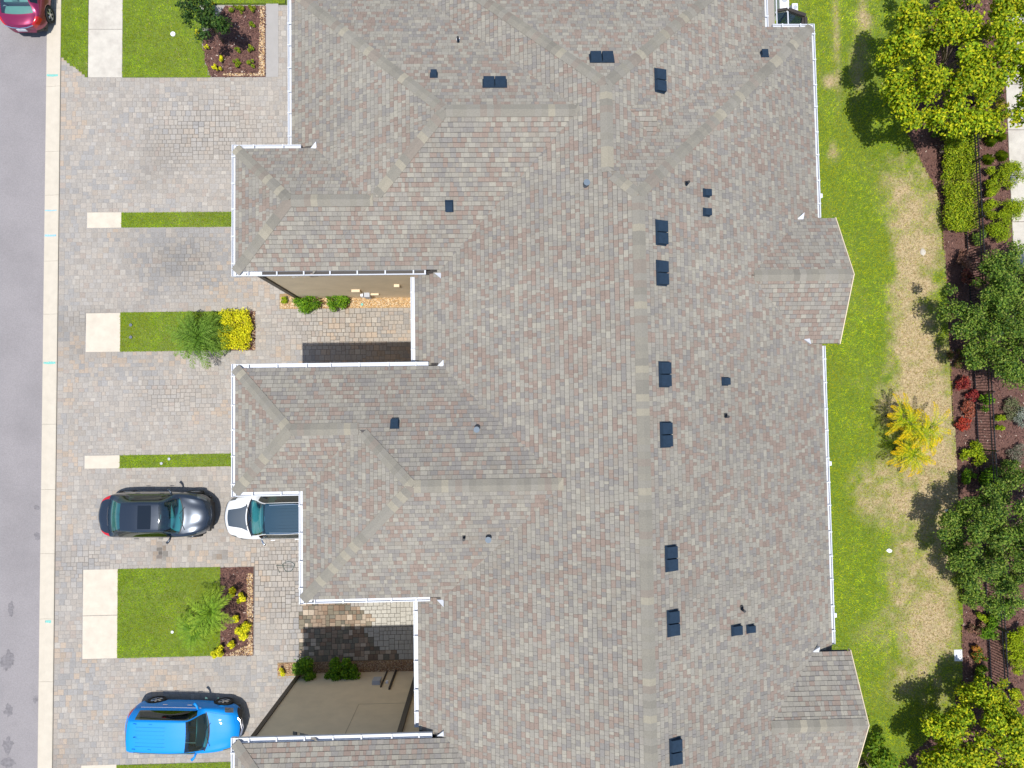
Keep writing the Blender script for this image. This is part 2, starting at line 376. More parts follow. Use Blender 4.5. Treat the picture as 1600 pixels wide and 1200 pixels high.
# weathered, unsealed pavers beside the lower entrance
dx0, dy0 = at(472, 950); dx1, dy1 = at(600, 1032)
edge = np.interp(PY, [-9.9, -9.2, -8.7, -8.3, -7.9, -7.4], [-4.3, -5.1, -5.3, -4.9, -5.4, -6.3])
dirty = (PX > -7.95) & (PX < edge + rng.normal(0, .05, len(P))) & (PY > -9.85) & (PY < -7.35)
dirty |= (PY < -9.55) & (PX > -6.9) & (PX < -4) & (PY > -9.95)
PAL = PAL * .68 + PAL.mean(1, keepdims=True) * .32; PAL = PAL * np.array((1.19, 1.13, 1.05)); PALD = np.array([(.27, .20, .14), (.20, .17, .12), (.16, .145, .11), (.32, .24, .17), (.44, .36, .27), (.22, .15, .10)])
cols = PAL[tone] * (1 + rng.normal(0, .045, (len(P), 1)))
cols[dirty] = PALD[rng.integers(0, 6, dirty.sum())] * (1 + rng.normal(0, .1, (dirty.sum(), 1)))
cream = (PX > -5.4) & (PY < -6) & (PY > -10) & ~dirty
cols[cream] = np.array((.44, .42, .365)) * (1 + rng.normal(0, .04, (cream.sum(), 1)))
dk = blob(PX, PY, 290, 405, 2.0, 1.2) * .22 + blob(PX, PY, 252, 863, .25, .3) * .7 + blob(PX, PY, 296, 860, .14, .12) * .6 + blob(PX, PY, 345, 868, .3, .15) * .4 + blob(PX, PY, 160, 500, 1.0, .4) * .2 + blob(PX, PY, 300, 790, 2, 1) * .1
dk = dk + np.clip(fbm(PX, PY, 3.5, 21) - .55, 0, 1) * .5
cols *= np.clip(1 - dk, .35, 1)[:, None]; wet = fbm(PX, PY, 1.1, 40); cols *= (0.95 + .10 * wet)[:, None]
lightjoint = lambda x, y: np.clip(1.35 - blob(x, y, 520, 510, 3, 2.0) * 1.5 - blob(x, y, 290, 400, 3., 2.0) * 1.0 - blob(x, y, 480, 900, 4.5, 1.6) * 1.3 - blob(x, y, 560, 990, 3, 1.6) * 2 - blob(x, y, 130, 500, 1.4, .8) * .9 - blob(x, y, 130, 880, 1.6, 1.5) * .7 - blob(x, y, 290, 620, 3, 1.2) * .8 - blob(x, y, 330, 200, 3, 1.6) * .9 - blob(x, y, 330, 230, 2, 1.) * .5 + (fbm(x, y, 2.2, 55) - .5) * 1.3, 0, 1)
def paver_verts(w_, h_, d=None):
    g = .006; b = .006; x, y = w_ / 2 - g, h_ / 2 - g
    return np.array([(-x, -y, -.03), (x, -y, -.03), (x, y, -.03), (-x, y, -.03), (-x, -y, -b), (x, -y, -b), (x, y, -b), (-x, y, -b), (-x + b, -y + b, 0), (x - b, -y + b, 0), (x - b, y - b, 0), (-x + b, y - b, 0)])
PF = np.array([(8, 9, 10, 11)] + [(i, (i + 1) % 4, (i + 1) % 4 + 4, i + 4) for i in range(4)] + [(i + 4, (i + 1) % 4 + 4, (i + 1) % 4 + 8, i + 8) for i in range(4)])
drive = thing('driveway', 'block paved driveways in mixed grey, tan and peach pavers in front of the houses', 'driveway', (-13, 0, 0)); drive['kind'] = 'structure'
vis = ((PX < XA - .2) | ((PY < 4.3) & (PY > 1.5) & (PX < XM - .3)) | ((PY < -6.8) & (PY > -9.9) & (PX < XM - .5)) | ((PY < -3) & (PY > -5.5) & (PX < XC - .3)))
order = np.argsort(np.where(vis, PX ** 2 + PY ** 2, 1e9)); solo = np.zeros(len(P), bool); solo[order[:300]] = True
cache = {}
for k in order[:300]:
    key = (P[k, 2], P[k, 3], int(tone[k]) if not dirty[k] else 20 + int(k) % 6, round(float(dk[k]), 1), bool(cream[k]))
    if key not in cache:
        cache[key] = npmesh('paver', paver_verts(PWd[k], PHt[k]), PF, np.tile(cols[k], (12, 1))); cache[key].materials.append(M['paver'])
    o = bpy.data.objects.new('paver', cache[key]); C.objects.link(o); o.parent = drive
    o.location = (PX[k] + 13, PY[k], rng.uniform(-.002, .002)); o.rotation_euler = (rng.normal(0, .006), rng.normal(0, .006), rng.normal(0, .006))
V = []; CC = []
idx = np.where(~solo)[0]
for k in idx:
    v = paver_verts(PWd[k], PHt[k]); tx, ty = rng.normal(0, .006, 2); v[:, 2] += v[:, 0] * tx + v[:, 1] * ty + rng.uniform(-.002, .002)
    a = rng.normal(0, .006); v[:, :2] = np.c_[v[:, 0] - a * v[:, 1], v[:, 1] + a * v[:, 0]]; v[:, 0] += PX[k] + 13; v[:, 1] += PY[k]; V.append(v)
V = np.concatenate(V); FF = (np.arange(len(idx))[:, None, None] * 12 + PF[None]).reshape(-1, 4)
o = link_mesh('paving', npmesh('paving', V, FF, np.repeat(cols[idx], 12, 0)), drive, 'paver'); o['kind'] = 'stuff'
# jointing sand
n1, n2 = 80, 150; xs = np.linspace(-17.76, -1.6, n1); ys = np.linspace(-16, 17.36, n2); A1, A2 = np.meshgrid(xs, ys, indexing='ij')
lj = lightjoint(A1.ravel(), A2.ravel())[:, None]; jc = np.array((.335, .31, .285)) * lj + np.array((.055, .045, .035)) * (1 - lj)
ii = np.arange(n1 * n2).reshape(n1, n2); q = np.stack([ii[:-1, :-1], ii[1:, :-1], ii[1:, 1:], ii[:-1, 1:]], -1).reshape(-1, 4)
link_mesh('jointing_sand', npmesh('jointing_sand', np.c_[A1.ravel() + 13, A2.ravel(), np.full(n1 * n2, -.008) - .006 * (1 - lj[:, 0])], q, jc), drive, 'joint')

# plain strip beside the upper left wing (grey concrete band)
tag(B().box(-9.30, -8.78, 14.27, 17.42, -.03, .01, .006).build('paved_band', 'joint_grey'), 'smooth grey paved band between the planting bed and the house wall', 'path', None, 'structure')

# ------------------------------------------------------------------ lawns
GREEN = 1.1 * np.array([(.43, .54, .012), (.52, .60, .018), (.29, .43, .012), (.62, .62, .03)]); TAN = np.array([(.57, .42, .22), (.49, .36, .18), (.68, .52, .31), (.36, .34, .10)])
DRY = [(1430, 470, 34, 60, .7), (1445, 380, 30, 40, .6), (1410, 300, 22, 50, .45), (1455, 720, 40, 50, .6), (1425, 900, 34, 60, .45), (1450, 1010, 36, 50, .6), (1415, 790, 40, 40, .4), (1440, 330, 45, 60, .8), (1450, 250, 25, 40, .55), (1410, 420, 35, 90, .75), (1430, 560, 55, 90, .9), (1450, 640, 50, 50, .9), (1390, 620, 30, 30, .5), (1380, 760, 45, 40, .75), (1350, 770, 25, 40, .6), (1450, 780, 50, 60, .75), (1470, 880, 30, 80, .85),
       (1430, 850, 40, 60, .45), (1470, 960, 30, 50, .8), (1430, 960, 30, 50, .5), (1430, 1050, 40, 40, .55), (1380, 960, 30, 60, .2), (1350, 30, 12, 60, .5), (1307, 60, 6, 90, .45), (1340, 120, 14, 60, .35), (1295, 128, 9, 9, .9), (1298, 240, 11, 16, .75),
       (1420, 250, 40, 50, .35), (1470, 1100, 25, 40, .3), (1340, 990, 20, 30, .25), (1480, 750, 30, 80, .5)]
WET = [(1372, 390, 22, 40, .8), (1365, 460, 18, 60, .6), (1360, 540, 30, 60, .6), (1330, 640, 26, 80, .6), (1390, 840, 22, 22, .3), (1330, 900, 30, 90, .4), (1420, 180, 60, 60, .4), (1403, 200, 30, 30, .3)]
def dryness(x, y):
    d = .0 + .10 * (fbm(x, y, 1.6, 5) - .4)
    east = (x > 9)
    e = np.zeros_like(x)
    for px, py, rx, ry, a in DRY: e = np.maximum(e, 0) + a * blob(x, y, px, py, rx / 37.6, ry / 37.6) * (1 - np.clip(e, 0, 1) * .5)
    for px, py, rx, ry, a in WET: e = e - a * blob(x, y, px, py, rx / 37.6, ry / 37.6)
    e = np.clip(e, 0, 1.25); wgt = np.clip(e * 2.2, .10, 1); e = e * .82 + (fbm(x, y, 1.3, 31, 3) - .5) * 1.15 * wgt + (fbm(x, y, .30, 77, 3) - .5) * 1.25 * wgt; e = np.clip(e, 0, .93)
    return np.clip(np.where(east, d + e, d + .03), 0, 1)
def inpoly(x, y, poly):
    c = np.zeros(len(x), bool); n = len(poly)
    for i in range(n):
        x1, y1 = poly[i]; x2, y2 = poly[(i + 1) % n]
        if y1 == y2: continue
        c ^= ((y1 > y) != (y2 > y)) & (x < (x2 - x1) * (y - y1) / (y2 - y1) + x1)
    return c
def grass_cols(x, y, n):
    d = dryness(x, y); r = rng.random(n); isdry = r < d
    c = GREEN[rng.integers(0, 4, n)] * (.45 + 1.1 * fbm(x, y, .20, 13, 3))[:, None] * (.70 + .6 * fbm(x, y, 1.4, 14, 4))[:, None]
    yel = np.clip(fbm(x, y, 1.2, 8) - .45, 0, 1)[:, None] * 2.2; c = c * (1 - yel) + np.array((.50, .50, .02)) * yel
    isl = (x < 0)[:, None]; c = np.where(isl, c * np.array((.72, .84, .8)), c)
    c[isdry] = TAN[rng.integers(0, 4, isdry.sum())] * (.8 + .4 * rng.random((isdry.sum(), 1)))
    return c, d
def lawn(poly, label, glabel, density, h=.045, zb=.0):
    xs_ = [p[0] for p in poly]; ys_ = [p[1] for p in poly]; x0, x1, y0, y1 = min(xs_), max(xs_), min(ys_), max(ys_)
    nx = max(2, int((x1 - x0) / .12)); ny = max(2, int((y1 - y0) / .12)); gx_ = np.linspace(x0, x1, nx + 1); gy_ = np.linspace(y0, y1, ny + 1)
    if len(poly) == 4 and abs(poly[0][0] - poly[3][0]) < .01 and abs(poly[0][1] - poly[1][1]) < .01:
        a, b = np.meshgrid(gx_, gy_, indexing='ij'); ii = np.arange((nx + 1) * (ny + 1)).reshape(nx + 1, ny + 1)
        q = np.stack([ii[:-1, :-1], ii[1:, :-1], ii[1:, 1:], ii[:-1, 1:]], -1).reshape(-1, 4); a = a.ravel(); b = b.ravel()
    else:
        a, b = np.meshgrid(gx_, gy_, indexing='ij'); ii = np.arange((nx + 1) * (ny + 1)).reshape(nx + 1, ny + 1)
        q = np.stack([ii[:-1, :-1], ii[1:, :-1], ii[1:, 1:], ii[:-1, 1:]], -1).reshape(-1, 4); a = a.ravel(); b = b.ravel()
        keep = inpoly(a[q].mean(1), b[q].mean(1), poly); q = q[keep]
    d = dryness(a, b)[:, None]; base = np.array((.11, .17, .014)) * (1 - d) + np.array((.44, .34, .20)) * d
    z = zb + .012 * fbm(a, b, .7, 2)
    o = link_mesh('lawn', npmesh('lawn', np.c_[a, b, z], q, base), None, 'soil'); tag(o, label, 'lawn', None, 'structure')
    area = (x1 - x0) * (y1 - y0); n = int(area * density); x = rng.uniform(x0, x1, n); y = rng.uniform(y0, y1, n)
    k = inpoly(x, y, poly); x = x[k]; y = y[k]; n = len(x); c, d = grass_cols(x, y, n)
    ang = rng.uniform(0, 2 * np.pi, n); ln = rng.uniform(.5, 1.0, n) * h; lean = rng.uniform(.5, 1.5, n) * h; wd = rng.uniform(.006, .013, n)
    dx, dy = np.cos(ang), np.sin(ang); z0 = np.full(n, zb)
    V = np.stack([np.c_[x - dy * wd, y + dx * wd, z0], np.c_[x + dy * wd, y - dx * wd, z0], np.c_[x + dx * lean, y + dy * lean, z0 + .02 + ln]], 1).reshape(-1, 3)
    o = link_mesh('grass', npmesh('grass', V, np.arange(n * 3).reshape(n, 3), np.repeat(c, 3, 0)), None, 'blade'); tag(o, glabel, 'grass', None, 'stuff')
def R(a, b, c_, d): return [(a, c_), (b, c_), (b, d), (a, d)]
lawn([(-17.77, 15.14), (-16.72, 14.30), (-16.66, 14.27), (-16.66, 21), (-17.77, 21)], 'small lawn verge between curb and sidewalk beside the red car', 'short grass on the verge between curb and sidewalk', 900, zb=.006)
p1 = at(329, 121); p2 = at(320, 95); p3 = at(316, 60); p4 = at(300, 0)
lawn([(-15.24, 14.27), p1, p2, p3, (p4[0], 21), (-15.24, 21)], 'lawn in the top left between sidewalk and planting bed', 'bright green grass in the top left front lawn', 900)
lawn(R(-11.9, -8.5, 17.42, 21), 'small patch of lawn above the planting bed', 'green grass above the planting bed at the top edge', 900)
lawn(R(*LAWNS[1]), 'upper narrow lawn strip crossing the driveway to the house', 'green grass in the upper narrow strip', 1100)
lawn(R(*LAWNS[2]), 'lawn strip with the palm and yellow hedge', 'dark green grass around the palm in the middle strip', 1100)
lawn(R(*LAWNS[3]), 'thin lawn strip just above the black car', 'green grass in the thin strip above the black car', 1100)
lawn(R(*LAWNS[4]), 'large rectangular lawn plot below the black car', 'green grass in the large plot below the black car', 1000)
lawn(R(*LAWNS[5]), 'narrow lawn strip at the bottom edge below the blue car', 'green grass strip below the blue car', 1000)
MULCH = [at(*p) for p in [(1455, -60), (1450, 60), (1415, 160), (1411, 195), (1440, 255), (1465, 300), (1472, 345), (1478, 450), (1487, 600), (1492, 700), (1500, 850), (1503, 950), (1503, 1060), (1488, 1105), (1455, 1150), (1400, 1200), (1330, 1300)]]
lawn([(10.5, -17), (10.5, 20)] + [(x, y) for x, y in MULCH], 'back lawn of green and sun bleached grass between house and planting border', 'back garden grass, green near the house and dried tan in the middle', 620, .055)

# ------------------------------------------------------------------ mulch and gravel
def mulchbed(poly, label, n, zb=-.004, pal=None):
    sheet('mulch_bed', poly, zb, 'mulch', label, 'mulch bed')
    pal = np.array([(.12, .055, .04), (.17, .08, .06), (.075, .035, .03), (.24, .13, .10), (.10, .05, .045)]) if pal is None else pal
    xs_ = [p[0] for p in poly]; ys_ = [p[1] for p in poly]; x = rng.uniform(min(xs_), max(xs_), n * 2); y = rng.uniform(min(ys_), max(ys_), n * 2)
    k = inpoly(x, y, poly); x = x[k][:n]; y = y[k][:n]; n = len(x)
    a = rng.uniform(0, np.pi, n); L = rng.uniform(.02, .055, n); W = rng.uniform(.008, .018, n); tz = rng.normal(0, .012, n)
    ca, sa = np.cos(a), np.sin(a); z = zb + .012 + rng.random(n) * .02
    V = np.stack([np.c_[x + ca * L - sa * W, y + sa * L + ca * W, z + tz], np.c_[x - ca * L - sa * W, y - sa * L + ca * W, z - tz], np.c_[x - ca * L + sa * W, y - sa * L - ca * W, z - tz + .004], np.c_[x + ca * L + sa * W, y + sa * L - ca * W, z + tz + .004]], 1).reshape(-1, 3)
    c = pal[rng.integers(0, len(pal), n)] * rng.uniform(.7, 1.3, (n, 1)); pale = rng.random(n) < .03; c[pale] = (.5, .4, .33)
    o = link_mesh('bark_mulch', npmesh('bark_mulch', V, np.arange(n * 4).reshape(n, 4), np.repeat(c, 4, 0)), None, 'chip'); tag(o, 'bark chips of the ' + label, 'mulch', None, 'stuff')
def gravel(poly, label, dens, zb=-.006, size=.022, pal=None):
    pal = np.array([(.62, .42, .20), (.72, .55, .32), (.78, .66, .48), (.55, .33, .13), (.66, .50, .33), (.45, .28, .14)]) if pal is None else pal
    xs_ = [p[0] for p in poly]; ys_ = [p[1] for p in poly]; ar = (max(xs_) - min(xs_)) * (max(ys_) - min(ys_)); n = int(ar * dens)
    x = rng.uniform(min(xs_) + .02, max(xs_) - .02, n); y = rng.uniform(min(ys_) + .02, max(ys_) - .02, n); k = inpoly(x, y, poly); x = x[k]; y = y[k]; n = len(x)
    oct_ = np.array([(1, 0, 0), (0, 1, 0), (-1, 0, 0), (0, -1, 0), (0, 0, .6), (0, 0, -.6)]); fo = np.array([(0, 1, 4), (1, 2, 4), (2, 3, 4), (3, 0, 4)])
    s = rng.uniform(.7, 1.6, (n, 1, 1)) * size; v = oct_[None] * s * rng.uniform(.7, 1.2, (n, 6, 1)); a = rng.uniform(0, 6.28, n); ca, sa = np.cos(a)[:, None], np.sin(a)[:, None]
    vx = v[..., 0] * ca - v[..., 1] * sa * .75 + x[:, None]; vy = v[..., 0] * sa + v[..., 1] * ca * .75 + y[:, None]; vz = v[..., 2] + zb + .012 + rng.random((n, 1)) * .012
    V = np.stack([vx, vy, vz], -1).reshape(-1, 3); FF = (np.arange(n)[:, None, None] * 6 + fo[None]).reshape(-1, 3)
    c = pal[rng.integers(0, len(pal), n)] * rng.uniform(.8, 1.15, (n, 1))
    o = link_mesh('river_gravel', npmesh('river_gravel', V, FF, np.repeat(c, 6, 0)), None, 'stone'); tag(o, label, 'gravel', None, 'stuff')
BR = [(x, y) for x, y in MULCH]
sheet('garden_soil', [(26, -60), (26, 60)] + [(BR[0][0], 60)] + BR + [(BR[-1][0], -60)], -.03, 'mulch', 'brown planted soil beyond the back lawn', 'soil')
mulchbed(BR[:] + [(20.6, -17.5), (24.5, -17.5), (24.5, 5.8), (22.33, 5.8), (22.33, 20), (20, 20)], 'long planting border at the right', 21000, -.004)
bedNW = [at(329, 121), at(415, 121), at(415, 9), at(352, 9), at(316, 60), at(320, 95)]
mulchbed([(x, min(max(y, 14.27), 17.36)) for x, y in bedNW], 'top left planting bed', 1500, .002)
mulchbed(R(-11.15, -9.82, -9.62, -6.07), 'planting bed at the right end of the large plot', 1100, .0)
mulchbed(R(-10.75, -9.75, 2.78, 4.40), 'bed under the yellow hedge', 600, .0)
gravel([(-9.62, 14.3), (-9.34, 14.3), (-9.34, 17.34), (-9.55, 17.34)], 'pale tan gravel along the right edge of the top left bed', 1500)
gravel([(-11.1, 14.3), (-9.5, 14.3), (-9.5, 14.45), (-11.1, 14.42)], 'tan gravel along the lower edge of the top left bed', 1100)
gravel([(-10.05, -9.6), (-9.83, -9.6), (-9.83, -6.3), (-10.1, -6.3)], 'tan gravel along the right end of the large plot', 1500)
gravel([(-11.0, -9.62), (-9.83, -9.62), (-9.83, -9.15), (-10.3, -9.3)], 'tan gravel in the lower right corner of the large plot', 1300)
gravel(R(-9.9, -9.75, 2.78, 4.4), 'thin tan gravel edge right of the yellow hedge', 1000)
sheet('gravel_base', R(-8.75, -2.6, 4.47, 5.3), -.004, 'joint', 'sandy base under the upper gravel strip', 'gravel base')
sheet('gravel_base', R(-8.87, -2.6, -10.6, -9.94), -.004, 'joint', 'sandy base under the lower gravel strip', 'gravel base')
for o_ in bpy.data.objects:
    if o_.name.startswith('gravel_base'):
        a = o_.data.attributes.new('Col', 'FLOAT_COLOR', 'POINT'); a.data.foreach_set('color', [.33, .22, .11, 1] * 4)
gravel(R(-8.75, -2.7, 4.48, 5.0), 'yellow river gravel along the sunlit wall of the upper house wing', 1700)
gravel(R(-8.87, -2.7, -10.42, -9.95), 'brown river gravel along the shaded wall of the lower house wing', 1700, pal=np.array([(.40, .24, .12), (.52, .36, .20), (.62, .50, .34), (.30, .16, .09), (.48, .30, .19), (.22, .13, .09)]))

# ------------------------------------------------------------------ the building
BO = (2.0, 0.0, 0.0)
house = thing('townhouse', 'long beige townhouse block with a complex hipped roof of mixed grey and pink shingles', 'house', BO)
for nm, a, b, c_, d, zt in WALLS:
    B().box(a, b, c_, d, -.05, zt - .12).build('wall', 'stucco', house)
for a, b, c_, d, zt in [(10.2, XG - .35, g1b + .35, g1a - .35, zF), (10.2, XG - .35, g2b + .35, g2a - .35, zF)]:
    h = (d - c_) / 2 * m; w_ = link_mesh('wall', npmesh('wall', np.array([(a, c_, 0), (b, c_, 0), (b, d, 0), (a, d, 0), (a, c_, zt), (b, c_, zt), (b, d, zt), (a, d, zt), (b, (c_ + d) / 2, zt + h), (a, (c_ + d) / 2, zt + h)]) - np.array(BO), [[0, 1, 5, 4], [1, 2, 6, 8, 5], [2, 3, 7, 6], [4, 5, 8, 9], [8, 6, 7, 9]]), house, 'stucco')
# wall dressings (mostly under the eaves)
def wallbox(x0, x1, y0, y1, z0, z1, name, mt, par=None): return B().box(x0, x1, y0, y1, z0, z1).build(name, mt, par or house)
wx = XA + .32
for yc, x_ in ((6.62, wx), (-.4, wx), (-12.0, wx)):
    gd = wallbox(x_ - .03, x_, yc - 1.25, yc + 1.25, 0, 2.2, 'garage_door', 'door')
    for k in range(4): wallbox(x_ - .045, x_ - .03, yc - 1.22, yc + 1.22, .06 + k * .54, .06 + k * .54 + .48, 'door_panel', 'door', gd)
    wf = wallbox(x_ - .04, x_, yc - .7, yc + .7, 3.6, 5.0, 'window', 'door'); wallbox(x_ - .05, x_ - .04, yc - .62, yc + .62, 3.68, 4.92, 'pane', 'window', wf)
gd = wallbox(XC + .39, XC + .42, -5.2, -3.0, 0, 2.2, 'garage_door', 'door')
for k in range(4): wallbox(XC + .375, XC + .39, -5.15, -3.05, .06 + k * .54, .06 + k * .54 + .48, 'door_panel', 'door', gd)
for yc in (2.2, 3.4, -7.4): wallbox(XM + .38, XM + .42, yc - .45, yc + .45, .02, 2.1, 'entry_door', 'brown')
for yc in (10.5, 7.8, -1.0, -4.5):
    for z0 in (.9, 3.7):
        wf = wallbox(XE - .42, XE - .38, yc - .6, yc + .6, z0, z0 + 1.3, 'window', 'white'); wallbox(XE - .38, XE - .37, yc - .52, yc + .52, z0 + .08, z0 + 1.22, 'pane', 'window', wf)
# trim boards on the visible wall corners, downpipe, joints, meters
yA = YAs + .40; yD = YDn - .5
wallbox(wx - .10, wx + .06, yA - .06, yA + .12, 0, zF - .15, 'corner_board', 'brown')
wallbox(wx - .10, wx + .05, yD - .12, yD + .06, 0, zF - .15, 'corner_board', 'brown')
wallbox(-3.26, -3.10, yD, yD + .10, .3, zF - .15, 'downpipe', 'brown')
wallbox(-4.98, -4.968, yD, yD + .006, 3.24, zF - .15, 'stucco_joint', 'stucco_line')
wallbox(-4.96, -3.3, yD, yD + .004, 3.232, 3.245, 'stucco_joint', 'stucco_line')
wallbox(-4.80, -4.50, yD, yD + .16, 1.0, 1.42, 'meter_box', 'boxgrey'); wallbox(-4.45, -4.40, yD, yD + .05, .05, 1.7, 'conduit', 'brown')
wallbox(-4.10, -4.03, yD, yD + .07, .05, 1.95, 'conduit', 'brown'); wallbox(-4.30, -4.20, yD, yD + .09, 1.2, 1.32, 'meter_box', 'boxwhite')
wallbox(-5.40, -5.08, yA - .10, yA, 1.55, 2.0, 'meter_box', 'stucco'); wallbox(-5.05, -4.83, yA - .17, yA, .75, 1.25, 'meter_box', 'boxgrey'); wallbox(-4.83, -4.5, yA - .07, yA, .95, 1.06, 'conduit', 'stucco')
wallbox(-5.22, -5.12, yA - .12, yA, .75, 1.1, 'meter_box', 'boxwhite'); wallbox(-3.62, -3.42, yA - .10, yA, 2.78, 3.0, 'meter_box', 'stucco')

# roof: a deck under the shingles
def clip(poly, f):
    out = []; n = len(poly)
    for i in range(n):
        p, q_ = poly[i], poly[(i + 1) % n]; a, b = f(p), f(q_)
        if a >= 0: out.append(p)
        if (a >= 0) != (b >= 0): t = a / (a - b); out.append(tuple(p[k] + (q_[k] - p[k]) * t for k in range(len(p))))
    return out
dv, df = [], []
for x0, x1, y0, y1, pl in PARTS:
    e = .145 if x1 != XG else .03
    for p in pl:
        ya_, yb_ = (y0 + (.65 if p is pWN and y0 > 0 else e)), (y1 - (.65 if p is pWN and y0 < 0 else e))
        poly = [(x0 + e, ya_), (x1 - e, ya_), (x1 - e, yb_), (x0 + e, yb_)]
        for q_ in pl:
            if q_ is not p and poly: poly = clip(poly, lambda c_: q_.z(*c_) - p.z(*c_))
        if len(poly) > 2:
            o_ = len(dv); dv += [(x - BO[0], y - BO[1], p.z(x, y) - .012) for x, y in poly]; df.append(list(range(o_, o_ + len(poly))))
    # eave underside
    o_ = len(dv); zz = max(p.z0 for p in pl) - .12; mx_ = .75 if len({p.z0 for p in pl}) > 1 else 0; dv += [(x - BO[0], y, zz) for x, y in [(x0 + e + mx_, y0 + e + (mx_ if y0 < -15 else 0)), (x0 + e + mx_, y1 - e - (mx_ if y1 > 5 else 0)), (x1 - e, y1 - e - (mx_ if y1 > 5 else 0)), (x1 - e, y0 + e + (mx_ if y0 < -15 else 0))]]; df.append(list(range(o_, o_ + 4)))
roof = link_mesh('roof', npmesh('roof', dv, df), house, 'deck')

# shingles
EXP = .143 / SH; WID = (.09, .11, .14, .17, .21)
SPAL = np.array([(.285, .272, .243), (.305, .290, .255), (.25, .238, .217), (.262, .200, .170), (.215, .207, .203), (.265, .238, .205), (.335, .318, .272), (.245, .182, .155), (.275, .258, .235), (.24, .228, .215)])
SPAL = SPAL * .76 + SPAL.mean(0, keepdims=True) * .24; SPAL = SPAL * np.array((1.0, .975, .92))
SP = np.array([.19, .16, .12, .115, .085, .09, .08, .07, .06, .03]); SP = SP / SP.sum()
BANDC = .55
def tab_geo(p, uu, v0, wd, th, z_only=False):
    """verts of one shingle tab in world coords; lower edge at distance v0 from the eave"""
    a, b = uu - wd / 2 + .002, uu + wd / 2 - .002; v1 = v0 + EXP + .03; vb = v0 + EXP - .012
    def P3(u, v, h): c_ = p.P + p.u * u + p.n * v; return (c_[0], c_[1], p.z0 + m * v + h * SH)
    lo, hi = th, .002
    hb = lo + (hi - lo) * (vb - v0) / (v1 - v0)
    return [P3(a, v0, lo), P3(b, v0, lo), P3(b, vb, hb), P3(a, vb, hb), P3(a, vb, hb), P3(b, vb, hb), P3(b, v1, hi), P3(a, v1, hi),
            P3(a, v0 - .003, -.008), P3(b, v0 - .003, -.008), P3(b, v0, lo), P3(a, v0, lo), P3(a, v0, -.008), P3(a, v0, lo), P3(a, v1, hi), P3(b, v0, -.008), P3(b, v1, hi), P3(b, v0, lo)]
TF = [(0, 1, 2, 3), (4, 5, 6, 7), (8, 9, 10, 11), (12, 13, 14), (15, 16, 17)]
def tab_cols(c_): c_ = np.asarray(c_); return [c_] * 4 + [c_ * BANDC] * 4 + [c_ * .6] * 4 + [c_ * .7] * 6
seen = set(); partial = {}; tabs = []      # full tabs: plane, u, v0, width, thickness, colour index, x, y
TV, TFc, TC = [], [], []
